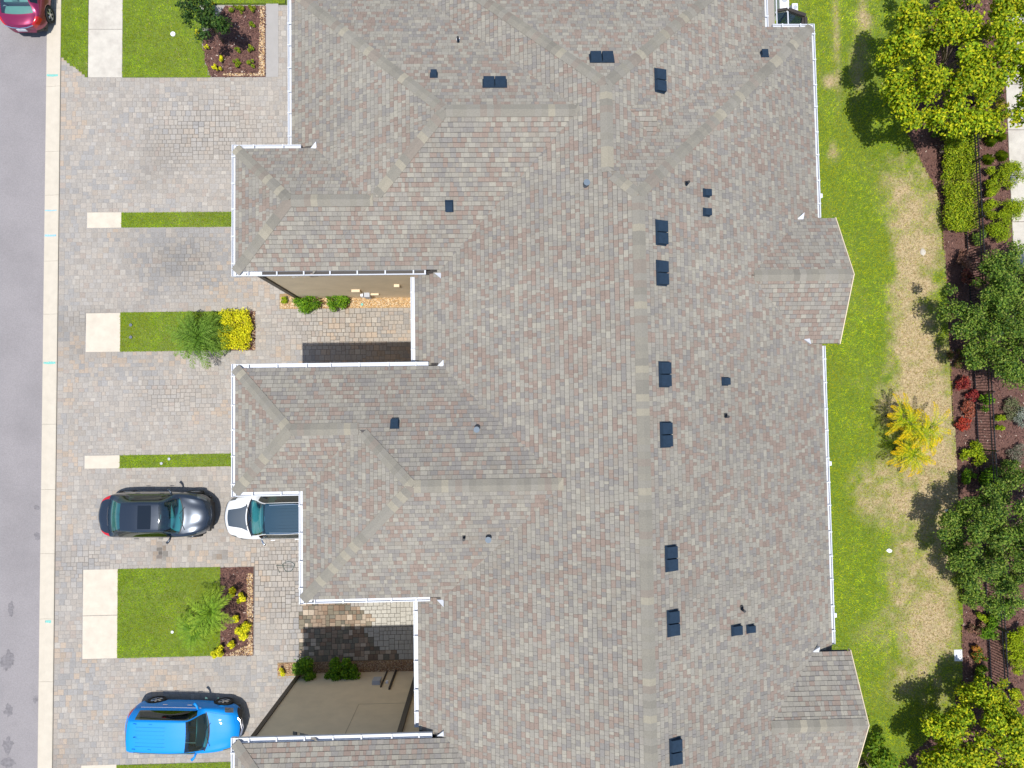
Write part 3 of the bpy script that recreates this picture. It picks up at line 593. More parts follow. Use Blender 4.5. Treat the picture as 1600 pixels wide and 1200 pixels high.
for k, (x0, x1, y0, y1, pl) in enumerate(PARTS):
    for pi, p in enumerate(pl):
        pid = id(p); alongx = abs(p.u[0]) > .5
        lim = (x0, x1) if alongx else (y0, y1); sgn = p.u[0] if alongx else p.u[1]
        us = sorted([(lim[0] - (p.P[0] if alongx else p.P[1])) * sgn, (lim[1] - (p.P[0] if alongx else p.P[1])) * sgn])
        depth = (y1 - y0) if alongx else (x1 - x0); gable = k >= 8
        start = .03 if gable else .14
        for row in range(int(min(depth, 8.2) / EXP) + 1):
            v0 = start + row * EXP; rr = random.Random(int(p.z0 * 1000 + p.P[0] * 77 + p.P[1] * 131) * 1009 + row)
            u = -30.0 + rr.random() * .3; first = True
            while u < us[1] + .3:
                wd = rr.choice(WID); th = rr.choice((.011, .011, .017, .018)); ci = rr.random(); u += wd
                if u < us[0] - .1: continue
                uu = u - wd / 2; cx, cy = p.P + p.u * uu + p.n * (v0 + EXP / 2)
                if cx < x0 - .2 or cx > x1 + .2 or cy < y0 - .2 or cy > y1 + .2: continue
                key = (pid, row, round(u, 3))
                zc = p.z(cx, cy); others = [q_ for q_ in pl if q_ is not p]
                cor = [p.P + p.u * (uu + s * wd / 2) + p.n * (v0 + t) for s in (-1, 1) for t in (0, EXP)]
                inb = all(x0 - .001 <= c_[0] <= x1 + .001 and y0 - .001 <= c_[1] <= y1 + .001 for c_ in cor)
                full = inb and all(q_.z(*c_) >= p.z(*c_) - 1e-6 for q_ in others for c_ in cor)
                some = any(all(q_.z(*c_) >= p.z(*c_) for q_ in others) for c_ in cor) and (inb or (x0 < cx < x1 and y0 < cy < y1) or any(x0 <= c_[0] <= x1 and y0 <= c_[1] <= y1 for c_ in cor))
                if not some: continue
                # hidden under another part?
                hid = True
                for c_ in cor:
                    if float(zroof(c_[0], c_[1])) <= p.z(*c_) + .003: hid = False; break
                if hid: continue
                if key in seen or (not full and key in partial): continue
                if full: seen.add(key)
                nz = float(fbm(cx, cy, 1.3, 61)); nz2 = float(fbm(cx * 1.0, cy, .45, 66, 2))
                stn = min(.9, float(blob(np.array(cx), np.array(cy), 760, 655, 1.6, .7) + blob(np.array(cx), np.array(cy), 830, 715, 1.2, .5))) if cx < 1 and cy < 1.7 and cy > -3 else 0
                cidx = int(np.searchsorted(np.cumsum(SP), min(max(ci, 0), .9999)))
                if nz > .56 and ci < .12: cidx = 3
                if nz < .42 and .8 < ci < .9: cidx = 4
                if rr is not None and random.random() < stn * .55: cidx = 4
                if full: tabs.append((p, uu, v0, wd, th, cidx, cx, cy, zc))
                else:
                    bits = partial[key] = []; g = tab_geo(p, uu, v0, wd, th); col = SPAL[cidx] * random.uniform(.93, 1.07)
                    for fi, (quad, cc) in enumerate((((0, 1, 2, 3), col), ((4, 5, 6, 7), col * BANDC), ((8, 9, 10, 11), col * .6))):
                        poly = [g[i] for i in quad]
                        for q_ in others: poly = clip(poly, lambda c_: q_.z(c_[0], c_[1]) + .002 - p.z(c_[0], c_[1])) if poly else poly
                        for f_ in ((lambda c_: c_[0] - x0), (lambda c_: x1 - c_[0]), (lambda c_: c_[1] - y0), (lambda c_: y1 - c_[1])):
                            if poly: poly = clip(poly, f_)
                        if len(poly) > 2: bits.append((poly, cc))
for key, bits in partial.items():
    if key in seen: continue
    for poly, cc in bits: o_ = len(TV); TV += poly; TC += [cc] * len(poly); TFc.append(list(range(o_, o_ + len(poly))))
tabs.sort(key=lambda t: dist_cam(t[6], t[7], t[8]))
cache = {}
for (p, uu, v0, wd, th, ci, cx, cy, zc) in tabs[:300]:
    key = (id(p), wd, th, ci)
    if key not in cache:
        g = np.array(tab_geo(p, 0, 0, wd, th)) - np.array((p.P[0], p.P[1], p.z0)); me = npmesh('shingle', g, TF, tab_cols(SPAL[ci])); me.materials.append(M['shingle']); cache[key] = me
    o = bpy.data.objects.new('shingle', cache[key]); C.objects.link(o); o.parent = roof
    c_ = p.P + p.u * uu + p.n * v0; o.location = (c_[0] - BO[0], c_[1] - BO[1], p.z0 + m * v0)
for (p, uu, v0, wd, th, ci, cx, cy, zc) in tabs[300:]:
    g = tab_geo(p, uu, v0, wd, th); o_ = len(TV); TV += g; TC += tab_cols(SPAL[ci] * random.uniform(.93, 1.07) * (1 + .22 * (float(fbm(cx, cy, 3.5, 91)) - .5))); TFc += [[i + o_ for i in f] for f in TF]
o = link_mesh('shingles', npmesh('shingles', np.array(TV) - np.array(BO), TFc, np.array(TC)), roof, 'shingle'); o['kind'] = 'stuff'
print('tabs', len(tabs), 'stuff verts', len(TV))

# ridge and hip caps
def hipend(p0, p1): return (p0, p1)
hA = (YAn - YAs) / 2; hB = (YBn - YBs) / 2; hC = (YBn - YCs) / 2; h3 = (YP3 - K - YAs) / 2 + K / 2 * 0
h3 = ((YP3 - YAs) - K) / 2          # ridge between the front slope (zF) and the back slope (zM)
w2_ = (XE2 - XM) / 2; w1_ = (XE - XM) / 2
aA = (XA + hA, YAs + hA); eA = (XN + hA + K, YAs + hA); yR3 = YAs + h3; a3 = (XN + h3 + K, yR3); e3 = (XM + h3 + K, yR3)
n2_ = (XM + w2_, YP2 - w2_); s2_ = (XM + w2_, YP1 - w2_); a1 = (XM + w1_, YP1 - w1_)
aB = (XA + hB, YBn - hB); eB = (XC + hB, YBn - hB); aC = (XC + hC, YBn - hC); eC = (XM + hC + K, YBn - hC)
yD_ = YDn - hA; aD = (XA + hA, yD_); eD = (XN + hA + K, yD_); y5 = YDn - ((YDn - YP5) - K) / 2; a5 = (XN + (YDn - y5) + K, y5); e5 = (XM + (YDn - y5) + K, y5)
yg1 = (g1a + g1b) / 2; yg2 = (g2a + g2b) / 2
def xg(yg, ga): zr = zF + m * (ga - yg); return XE - (zr - zM) / m
EDGES = [((XA, YAn), aA), ((XA, YAs), aA), (aA, eA), (eA, a3), ((XN, YP3), a3), (a3, e3), ((XM + 1.5, YP2 - 1.5), n2_), ((XE2, YP2), n2_), (n2_, s2_), (s2_, a1), ((XE, YP1), a1), (a1, (a1[0], -19)),
         ((XA, YBn), aB), ((XA, YBs), aB), (aB, eB), (eB, aC), ((XC, YCs), aC), (aC, eC), ((XA, YDn), aD), ((XA, YDs), aD), (aD, eD), (eD, a5), (a5, e5),
         ((XG - .02, yg1), (xg(yg1, g1a) + .1, yg1)), ((XG - .02, yg2), (xg(yg2, g2a) + .1, yg2))]
CPAL = .82 * np.array((1.05, 1.01, .97)) * np.array([(.285, .272, .232), (.30, .285, .24), (.262, .25, .215), (.37, .345, .275), (.30, .287, .25), (.285, .252, .215)])
caps = []
for p0, p1 in EDGES:
    p0 = np.array(p0, float); p1 = np.array(p1, float); L = np.linalg.norm(p1 - p0); d = (p1 - p0) / L; s = np.array([-d[1], d[0]])
    # cap exposure alternates, colour bands like the photo
    t = .18 if (abs(d[0]) > .1 and abs(d[1]) > .1) else .05
    while t < L - .05:
        ex = min(.20, L - t)
        c0 = p0 + d * t; c1 = p0 + d * min(t + ex + .04, L); pts = []
        W = .165 if (abs(d[0]) > .1 and abs(d[1]) > .1) else .185
        for c_, hh in ((c0, .032), (c1, .030)):
            for sg in (-1, 0, 1):
                q_ = c_ + s * sg * W; 
                near = c_ + s * sg * .03
                zr = float(zroof(*c_)); zn = float(zroof(*near)) if sg else zr
                z = zr + (zn - zr) * W / .03 if sg else zr
                pts.append((q_[0], q_[1], z + hh * (1 if sg == 0 else .95)))
        low = [(x, y, z - .006) for x, y, z in pts[:3]]
        caps.append((dist_cam(c0[0], c0[1], pts[1][2]), np.array(pts + low), random.choice((0, 0, 1, 2, 4, 4, 5, 3)), np.array((c0[0], c0[1], pts[1][2]))))
        t += ex
caps.sort(key=lambda c_: c_[0]); CFc = [[0, 3, 4, 1], [1, 4, 5, 2], [6, 0, 1, 7], [7, 1, 2, 8]]
TV, TC, TFc = [], [], []
for i, (_, v, ci, c0) in enumerate(caps):
    if i < 290:
        me = npmesh('ridge_cap', v - c0, CFc, np.tile(CPAL[ci], (9, 1))); o = link_mesh('ridge_cap', me, roof, 'shingle'); o.location = tuple(c0 - np.array(BO))
    else:
        o_ = len(TV); TV += list(v - np.array(BO)); TC += [CPAL[ci] * random.uniform(.9, 1.1)] * 9; TFc += [[k + o_ for k in f] for f in CFc]
if TV: o = link_mesh('ridge_caps', npmesh('ridge_caps', np.array(TV), TFc, np.array(TC)), roof, 'shingle'); o['kind'] = 'stuff'
print('caps', len(caps))

# gutters (open troughs with hangers)
GW, GD, TK, FL = .15, .11, .010, .058
def gutter(x0, y0, x1, y1, z, inward, dark_strip=False, capA=True, capB=True, sp=.82):
    """outer line from (x0,y0) to (x1,y1); inward = unit vector to the house"""
    p0 = np.array((x0, y0)); p1 = np.array((x1, y1)); L = np.linalg.norm(p1 - p0); d = (p1 - p0) / L; n = np.array(inward, float)
    b = B()
    def bar(a0, a1, t0, t1, z0, z1):
        c_ = [p0 + d * a0 + n * t0, p0 + d * a1 + n * t0, p0 + d * a1 + n * t1, p0 + d * a0 + n * t1]
        if np.cross(d, n) < 0: c_ = c_[::-1]
        b.prism([tuple(q_) for q_ in c_], z0, z1)
    zt = z + .02
    bar(0, L, 0, .030, zt - .012, zt); bar(0, L, .004, .004 + TK, zt - GD, zt - .013); bar(0, L, .006 + TK, GW - TK - .001, zt - FL - .012, zt - FL); bar(0, L, GW - TK, GW, zt - GD, zt + .01)
    if capA: bar(-.008, -.001, .002, GW, zt - GD, zt)
    if capB: bar(L + .001, L + .008, .002, GW, zt - GD, zt)
    g = b.build('gutter', 'white', house)
    n_ = max(1, int(round(L / sp)))
    for i in range(n_):
        a = (i + .5) * L / n_ + random.uniform(-.06, .06); b = B()
        c_ = [p0 + d * (a - .022) - n * .004, p0 + d * (a + .022) - n * .004, p0 + d * (a + .022) + n * (GW + .03), p0 + d * (a - .022) + n * (GW + .03)]
        if np.cross(d, n) < 0: c_ = c_[::-1]
        b.prism([tuple(q_) for q_ in c_], zt + .002, zt + .026); b.build('hanger', 'white', g)
    if dark_strip:
        b = B(); bar(.8, L - .05, .02, GW - TK - .004, zt - FL + .002, zt - FL + .02); b.build('gutter_strip', 'brown', g)  # dark brown strip laid along the trough floor
    return g
g_ = gutter(XA, YAs, XA, YAn, zF, (1, 0)); gutter(XA + GW, YAn, -6.04, YAn, zF, (0, -1)); gutter(XA + GW, YAs, -2.08, YAs, zF, (0, 1), dark_strip=True)
gutter(XM, YBn, XM, YAs, zM, (1, 0), sp=.9); gutter(XA, YBs, XA, YBn, zF, (1, 0)); gutter(XA + GW, YBn, -2.03, YBn, zF, (0, -1)); gutter(XA + GW, YBs, XC, YBs, zF, (0, 1))
gutter(XC, YCs, XC, YBs + GW, zF, (1, 0)); gutter(XC + GW, YCs, -2.05, YCs, zF, (0, 1)); gutter(XM, YDn, XM, YCs, zM, (1, 0), sp=.9)
gutter(XA, YDs, XA, YDn, zF, (1, 0)); gutter(XA + GW, YDn, -2.03, YDn, zF, (0, -1)); gutter(XN, YAn, XN, YP3, zM, (1, 0))
gutter(XE, g1a + .12, XE, YP1, zM, (-1, 0)); gutter(XE2 + GW, YP1, XE - GW, YP1, zM, (0, -1)); gutter(XE2, YP1 - GW, XE2, YP2, zM, (-1, 0))
gutter(XE, g2a + .05, XE, g1b - .02, zM, (-1, 0)); gutter(XE, -24, XE, g2b - .05, zM, (-1, 0))
# outlets seen beyond the gutter line and lengths of downpipe
for px, py in [(1286, 306), (1301, 724), (1309, 961)]:
    x, y = at(px, py, 6.2); B().box(XE + .03, XE + .16, y - .07, y + .07, 6.10, 6.24, .01).build('outlet_box', 'boxwhite', house)
for yc, ln in ((6.9, .95), (1.65, .9), (-7.2, .8)): B().box(XE + .015, XE + .075, yc - ln / 2, yc + ln / 2, 6.20, 6.26).build('downpipe', 'white', house)
# dark outlet holes in the gutters
for x, y in [(-7.75, YAs + .066), (-7.72, YBn - .066), (-5.7, YCs + .066)]:
    B().cyl(x, y, zF - .021, zF - .018, .032, 12).build('gutter_outlet', 'blk', house)
# kickout flashings
for px, py, dx in [(684, 431, 1), (688, 568, -1), (688, 941, 1), (688, 1145, -1), (490, 229, -1), (1249, 339, -1), (1259, 533, 1), (1273, 1014, -1)]:
    x, y, z = roof_at(px, py); s = .11
    B().add([(x - s, y + dx * s * .8, z + .03), (x + s, y + dx * s * .8, z + .05), (x + s, y - dx * s, z + .15), (x - s, y + dx * s * .8, z + .01), (x + s, y + dx * s * .8, z + .01), (x + s, y - dx * s, z + .02)], [(0, 1, 2), (5, 4, 3), (0, 3, 4, 1), (1, 4, 5, 2), (2, 5, 3, 0)]).build('kickout_flashing', 'white', house)
# rake trims on the two gables
for ga, gb in ((g1a, g1b), (g2a, g2b)):
    yc = (ga + gb) / 2; zr = zF + m * (ga - yc)
    for y0 in (ga, gb):
        v = []
        for x in (XG + .002, XG + .03):
            v += [(x, y0, zF - .14), (x, yc, zr - .14), (x, yc, zr + .025), (x, y0, zF + .025)]
        B().add(v, [(0, 1, 2, 3), (7, 6, 5, 4), (0, 4, 5, 1), (1, 5, 6, 2), (2, 6, 7, 3), (3, 7, 4, 0)]).build('rake_trim', 'stucco', house)

# roof vents
def frame_on(px, py):
    x, y, z = roof_at(px, py); p = active_plane(x, y); N = Vector((-m * p.n[0], -m * p.n[1], 1)).normalized(); U = Vector((p.u[0], p.u[1], 0)); D = U.cross(N)
    return x, y, z, U, D, N, p
def orient(o, x, y, z, U, D, N):
    mm = Matrix(((U.x, D.x, N.x, x - BO[0]), (U.y, D.y, N.y, y - BO[1]), (U.z, D.z, N.z, z), (0, 0, 0, 1))); o.matrix_local = mm
def hood(b, u0, u1, d0, d1):    # d = down the slope
    b.add([(u0, d0, 0), (u1, d0, 0), (u1, d1, 0), (u0, d1, 0), (u0 + .012, d0 + (.03 if d1 > d0 else -.03), .075), (u1 - .012, d0 + (.03 if d1 > d0 else -.03), .075), (u1 - .008, d1, .12), (u0 + .008, d1, .12), (u0 + .008, d1, .09), (u1 - .008, d1, .09)],
          [(0, 1, 5, 4), (4, 5, 6, 7), (1, 2, 6, 5), (3, 0, 4, 7), (2, 3, 7, 6)])
me_d = None
for px, py in [(1030, 127), (1032, 364), (1033, 427), (1037, 585), (1039, 679), (1047, 872), (1050, 973), (1054, 1173), (940, 92), (773, 131)]:
    x, y, z, U, D, N, p = frame_on(px, py); z += .02
    base = B(); base.box(-.37, .37, -.19, .19, 0, .012); t = base.build('roof_vent', 'black_vent', house, world=False); orient(t, x, y, z, U, D, N)
    sgn = 1 if (D.z < 0) else -1
    for s in (-1, 1):
        b = B(); hood(b, s * .175 - .168, s * .175 + .168, -.17 * sgn, .17 * sgn); h_ = b.build('vent_hood', 'black_vent', t, world=False); h_.location.z = .012
for px, py, a, c_ in [(678, 118, .10, .10), (702, 322, .11, .16), (617, 663, .12, .13), (1194, 86, .11, .11), (1103, 302, .11, .11), (1103, 332, .11, .11), (1132, 596, .11, .11), (1149, 984, .14, .16), (1171, 982, .11, .12)]:
    x, y, z, U, D, N, p = frame_on(px, py); z += .02; sgn = 1 if (D.z < 0) else -1
    t = B().box(-a - .02, a + .02, -c_ - .02, c_ + .02, 0, .012).build('roof_vent', 'black_vent', house, world=False); orient(t, x, y, z, U, D, N)
    b = B(); hood(b, -a, a, -c_ * sgn, c_ * sgn); h_ = b.build('vent_hood', 'black_vent', t, world=False); h_.location.z = .012
for px, py, big in [(915, 290, 1), (745, 671, 1), (763, 841, 1), (716, 66, 0), (1072, 289, 0), (1133, 651, 0), (1158, 951, 0), (725, 841, 0)]:
    x, y, z, U, D, N, p = frame_on(px, py)
    b = B(); r = .075 if big else .04
    b.tube([(x, y, z - .02), (x, y, z + .28)], r, 12, r * .9); t = b.build('vent_pipe', 'lead' if big else 'black_vent', house)
    B().cyl(x, y, z + .27, z + .30, r * (1.25 if big else 1.0), 12).build('pipe_cap', 'cap_grey' if big else 'blk', t)
    if not big: B().box(x - .05, x + .05, y + .02, y + .10, z + .0, z + .07).build('pipe_collar', 'boxwhite' if px == 716 else 'blk', t)

# screened lanai at the top right corner
lan = thing('screen_enclosure', 'dark screened patio enclosure with pale frame at the top right corner of the house', 'screen enclosure', (11.8, 15.2, 0))
for n_, a in (('post', (12.40, 12.46, 15.26, 15.32, 0, 2.68)), ('post', (11.70, 11.76, 15.52, 15.58, 0, 2.68)), ('post', (11.26, 11.32, 15.48, 15.54, 0, 2.68))): B().box(*a).build(n_, 'white', lan)
def beam(p, q_, zz, name, mt, w_=.035):
    p = Vector((*p, zz)); q_ = Vector((*q_, zz)); B().tube([p, q_], w_, 4).build(name, mt, lan)
beam((11.32, 15.56), (11.73, 15.62), 2.70, 'beam', 'brown', .07); beam((11.76, 15.60), (12.43, 15.36), 2.70, 'beam', 'brown', .09); beam((12.43, 15.30), (12.43, 13.6), 2.70, 'beam', 'brown', .08); beam((12.38, 15.3), (12.1, 13.8), 2.64, 'beam', 'brown', .10)
beam((11.73, 15.52), (11.73, 13.2), 2.72, 'rafter', 'white', .03); beam((11.29, 16.9), (11.29, 13.2), 2.72, 'rafter', 'white', .025)
B().prism([(11.30, 13.2), (12.43, 13.2), (12.43, 15.30), (11.73, 15.54), (11.30, 15.50)], 2.66, 2.664).build('screen_panel', 'screen', lan)
B().prism([(11.0, 12.6), (12.5, 12.6), (12.5, 15.3), (11.74, 15.5), (11.0, 15.5)], -.02, .02).build('patio_slab', 'concrete_old', lan)
tag(B().box(10.4, 11.25, 13.0, 20, 2.5, 2.62).build('patio_roof', 'shingle'), 'narrow grey lean to roof beside the screened patio', 'roof')
o_ = bpy.data.objects['patio_roof']; a_ = o_.data.attributes.new('Col', 'FLOAT_COLOR', 'POINT'); a_.data.foreach_set('color', [.34, .31, .28, 1] * 8)
def acunit(x, y, sx, sy, lab):
    t = thing('air_conditioner', lab, 'air conditioner', (x, y, 0))
    B().box(x - sx, x + sx, y - sy, y + sy, 0, .8, .02).build('casing', 'boxwhite', t); b = B(); b.cyl(x, y + .02, .801, .81, min(sx, sy) * .72, 18); b.build('fan_grille', 'boxgrey', t)
acunit(12.45, 17.15, .20, .45, 'larger white air conditioning unit beside the screened patio, left one of the two'); acunit(12.90, 16.80, .12, .20, 'smaller white air conditioning box right of the larger one by the screened patio')

# ------------------------------------------------------------------ foliage
def leafmesh(name, clumps, n, size, pal, parent, mt='leaf', up=.6, aspect=.5, shell=.45, droop=0., zmin=.01):
    """clumps: list (x,y,z,r[,rz]) world; n leaves in all"""
    cl = np.array([(c_ + (c_[3],))[:5] if len(c_) == 4 else c_ for c_ in clumps], float); wts = cl[:, 3] ** 2; wts /= wts.sum()
    k = rng.choice(len(cl), n, p=wts); d = rng.normal(0, 1, (n, 3)); d /= np.linalg.norm(d, axis=1)[:, None]
    rad = rng.random(n) ** (shell) * np.where(rng.random(n) < .25, rng.uniform(1, 1.35, n), 1); pos = cl[k, :3] + d * rad[:, None] * np.c_[cl[k, 3], cl[k, 3], cl[k, 4]]
    pos[:, 2] = np.maximum(pos[:, 2], zmin)
    nr = d * .55 + np.array((0, 0, up)) + rng.normal(0, .42, (n, 3)); nr /= np.linalg.norm(nr, axis=1)[:, None]
    t = rng.normal(0, 1, (n, 3)) + d * .6; t -= nr * (t * nr).sum(1)[:, None]; t /= np.linalg.norm(t, axis=1)[:, None]; b = np.cross(nr, t)
    L = size * rng.uniform(.6, 1.25, n)[:, None]; W = L * aspect
    V = np.stack([pos - t * L * .5, pos - b * W * .5 + nr * L * .06, pos + t * L * .5 - np.array((0, 0, 1)) * L * droop, pos + b * W * .5 + nr * L * .06], 1).reshape(-1, 3)
    pal = np.array(pal); cc = pal[rng.integers(0, len(pal), n)] * rng.uniform(.75, 1.25, (n, 1)) * rng.uniform(.85, 1.15, len(cl))[k][:, None]
    V = V - np.array(origin(parent)); o = link_mesh(name, npmesh(name, V, np.arange(n * 4).reshape(n, 4), np.repeat(cc, 4, 0)), parent, mt); return o
G_BRIGHT = [(.29, .38, .010), (.40, .45, .012), (.15, .26, .010), (.54, .52, .015), (.20, .30, .012)]
G_DARK = [(.08, .16, .02), (.13, .22, .025), (.19, .28, .03), (.05, .11, .02), (.26, .33, .06)]
G_MID = [(.10, .22, .012), (.15, .30, .014), (.06, .15, .012), (.20, .34, .015)]
G_YEL = [(.75, .68, .015), (.85, .78, .03), (.60, .60, .015), (.42, .46, .012)]
G_LIME = [(.30, .38, .010), (.38, .44, .012), (.22, .32, .010), (.16, .25, .01)]
def tree(name, label, x, y, zmid, r, rz, n, size, pal, seed, ncl=60, trunk=.11, aspect=.5, cr=.32, group=None, lobes=None):
    t = thing(name, label, 'tree', (x, y, 0), 0, group); rr = random.Random(seed); cl = []; tips = []
    lob = lobes or [(0, 0, 1.0)]
    for i in range(ncl):
        lx, ly, ls = rr.choice(lob)
        a = rr.uniform(0, 6.283); q_ = rr.random() ** .5; el = rr.uniform(-.35, 1)
        rho = r * ls * q_ * (1 + .08 * math.sin(3 * a + seed) + .07 * math.sin(5 * a))
        zz = zmid + rz * math.sqrt(max(0, 1 - q_ * q_)) * el; c_ = (x + lx * r + rho * math.cos(a), y + ly * r + rho * math.sin(a), zz, rr.uniform(.6, 1.25) * cr * r ** .5); cl.append(c_)
    b = B(); b.tube([(x, y, -.02), (x + .05, y, zmid * .4), (x, y + .06, zmid * .8)], trunk, 8, trunk * .6); b.build('trunk', 'bark', t, True)
    for c_ in rr.sample(cl, min(14, ncl)):
        mid = ((x + c_[0]) / 2 + rr.uniform(-.1, .1), (y + c_[1]) / 2, zmid * .55 + (c_[2] - zmid * .6) * .5); b = B()
        b.tube([(x, y, zmid * rr.uniform(.35, .6)), mid, c_[:3]], trunk * .45, 6, trunk * .1); b.build('limb', 'bark', t, True)
    leafmesh('crown', cl, n, size, pal, t, aspect=aspect, shell=.52); return t
def P_(px, py, z): x, y = at(px, py, z); return x, y
x, y = P_(1512, 85, 3.2); tree('shade_tree', 'tall bright green broadleaf tree casting shade in the top right corner', x, y, 3.3, 3.35, 1.9, 46000, .13, G_BRIGHT, 3, 150, .13, .62, .235)
x, y = P_(1594, 492, 2.3); tree('oak_tree', 'dark green small leaved tree right of the bleached lawn, upper one', x, y, 2.15, 2.75, 1.6, 52000, .105, G_DARK, 5, 150, .12, .5, .23)
x, y = P_(1590, 855, 2.3); tree('oak_tree', 'dark green small leaved tree on the right below the red shrubs, lower one', x, y, 2.15, 2.6, 1.6, 44000, .105, G_DARK, 11, 110, .12, .5, .23)
x, y = P_(1535, 1185, 2.2); tree('shade_tree', 'bright green broadleaf tree in the bottom right corner', x, y, 2.1, 2.3, 1.4, 24000, .13, G_BRIGHT, 21, 58, .12, .6, .28)
x, y = P_(1556, 1100, 2.0); tree('shade_tree', 'round bright green bushy tree above the bottom right corner tree', x, y, 1.7, .95, .9, 5500, .10, G_BRIGHT, 24, 26, .07, .6, .30)
x, y = P_(1372, 1212, 2.2); tree('shade_tree', 'low green tree at the bottom edge beside the lower gable', x, y, 2.1, 1.15, .8, 4600, .14, [(.10,.20,.012),(.15,.25,.014),(.2,.28,.012)], 28, 24, .07, .6, .28)
x, y = P_(322, 30, 1.8); tree('magnolia_tree', 'small dark glossy leaved tree at the top edge of the planting bed', x, y, 1.9, .98, .75, 3000, .13, [(.03, .075, .015), (.05, .11, .02), (.09, .15, .025), (.025, .05, .015)], 33, 26, .05, .5, .27, lobes=[(0, 0, .9), (.45, -.35, .5), (-.4, .35, .6)])

def shrub(name, label, px, py, r, h, n, size, pal, rx=None, cat='shrub', group=None, aspect=.5, spread=.6, z=None):
    x, y = at(px, py, h * .6); rx = rx or r; t = thing(name, label, cat, (x, y, 0), 0, group); cl = []
    k = max(5, int(14 * (r * rx) ** .5 / .35 * .6))
    for i in range(k):
        a = random.uniform(0, 6.283); q_ = random.random() ** .5 * .75; cl.append((x + rx * q_ * math.cos(a), y + r * q_ * math.sin(a), h * random.uniform(.45, .72), min(r, rx) * random.uniform(.28, .42), h * .3))
    b = B()
    for i in range(5):
        c_ = cl[i % len(cl)]; b.tube([(x + random.uniform(-.04, .04), y, -.01), ((x + c_[0]) / 2, (y + c_[1]) / 2, c_[2] * .5), c_[:3]], .014, 5, .005)
    b.build('stem', 'bark', t); leafmesh('foliage', cl, n, size, pal, t, aspect=aspect, shell=.55); return t
def boxhedge(name, label, x0, x1, y0, y1, h, n, size, pal, cat='hedge'):
    t = thing(name, label, cat, ((x0 + x1) / 2, (y0 + y1) / 2, 0)); cl = []
    nx = max(1, int((x1 - x0) / .25)); ny = max(1, int((y1 - y0) / .25))
    for i in range(nx):
        for j in range(ny): cl.append((x0 + (i + .5) * (x1 - x0) / nx + random.uniform(-.09, .09), y0 + (j + .5) * (y1 - y0) / ny + random.uniform(-.04, .04), h * random.uniform(.50, .76), random.uniform(.17, .25), h * .33))
    b = B()
    for c_ in cl[::2]: b.tube([(c_[0], c_[1], -.01), (c_[0] + .02, c_[1], c_[2])], .012, 5, .006)
    b.build('stem', 'bark', t); leafmesh('foliage', cl, n, size, pal, t, shell=.35)
boxhedge('yellow_hedge', 'square bright yellow hedge right of the palm in the middle strip', -11.05, -9.85, 2.85, 4.38, .55, 5200, .075, G_YEL)
# shrubs by the two walls
shrub('shrub', 'larger round green shrub against the sunlit wall of the upper wing', 478, 469, .58, .8, 4200, .085, G_MID, .72)
shrub('shrub', 'smaller round green shrub right of the larger one at the sunlit wall', 525, 467, .56, .8, 3200, .085, G_MID, .52)
shrub('shrub', 'small yellow green shrub left of the round shrubs at the sunlit wall', 444, 467, .2, .35, 500, .07, G_LIME, .18)
shrub('shrub', 'leafy green shrub at the corner of the shaded lower wall', 475, 1050, .60, 1.0, 3600, .10, G_MID, .62)
shrub('shrub', 'wide dark green shrub in the middle of the shaded lower wall', 532, 1050, .55, 1.0, 5000, .10, G_MID, .86)
shrub('shrub', 'small yellow flowering shrub left of the shaded wall corner', 441, 1050, .2, .3, 420, .07, G_YEL, .2)
# yellow plants in the beds
for px, py, r, lab in [(363, 925, .16, 'yellow green sprig highest in the bed of the large plot'), (378, 935, .2, 'yellow green sprig right of the palms in the large plot'), (370, 968, .14, 'small yellow sprig at the middle right of the large plot bed'), (377, 985, .32, 'bright yellow shrub at the right edge of the large plot bed'), (362, 1008, .15, 'yellow sprig below the bright yellow shrub in the large plot'), (342, 1020, .24, 'yellow shrub at the lower edge of the large plot bed')]:
    shrub('yellow_shrub', lab, px, py, r * 1.25, .4, int(560 * (r / .2) ** 1.6), .095, G_YEL)
for px, py, r, rx, lab in [(344, 97, .38, .13, 'tall yellow shrub in the lower left of the top left bed'), (337, 105, .12, .18, 'small yellow sprig at the lower left of the top left bed'), (323, 73, .12, .09, 'tiny yellow sprig at the left edge of the top left bed'), (308, 52, .13, .13, 'yellow sprig below the glossy tree in the lawn edge'), (330, 10, .22, .25, 'yellow shrub beside the glossy tree at the top edge')]:
    shrub('yellow_shrub', lab, px, py, r, .35, int(480 * (r * rx) / .02), .06, G_YEL, rx)
DW = [(374, 14, 'upper left of the little bushes'), (394, 13, 'upper right little bush'), (394, 41, 'little bush in the right column, second from the top'), (393, 75, 'little bush in the right column, third from the top'), (394, 98, 'little bush at the lower right corner'), (370, 98, 'little bush left of the lower right corner one'), (371, 78, 'palest little bush in the middle'), (364, 12, 'little bush nearest the glossy tree at the top')]
for px, py, lab in DW: shrub('low_bush', lab + ' of the top left bed', px, py, .20 if px != 371 else .14, .28, 520 if px != 371 else 220, .055, [(.16, .27, .012), (.24, .34, .015), (.10, .19, .012)] + ([(.38, .36, .02)]), cat='bush', group='small bushes in the top left bed')

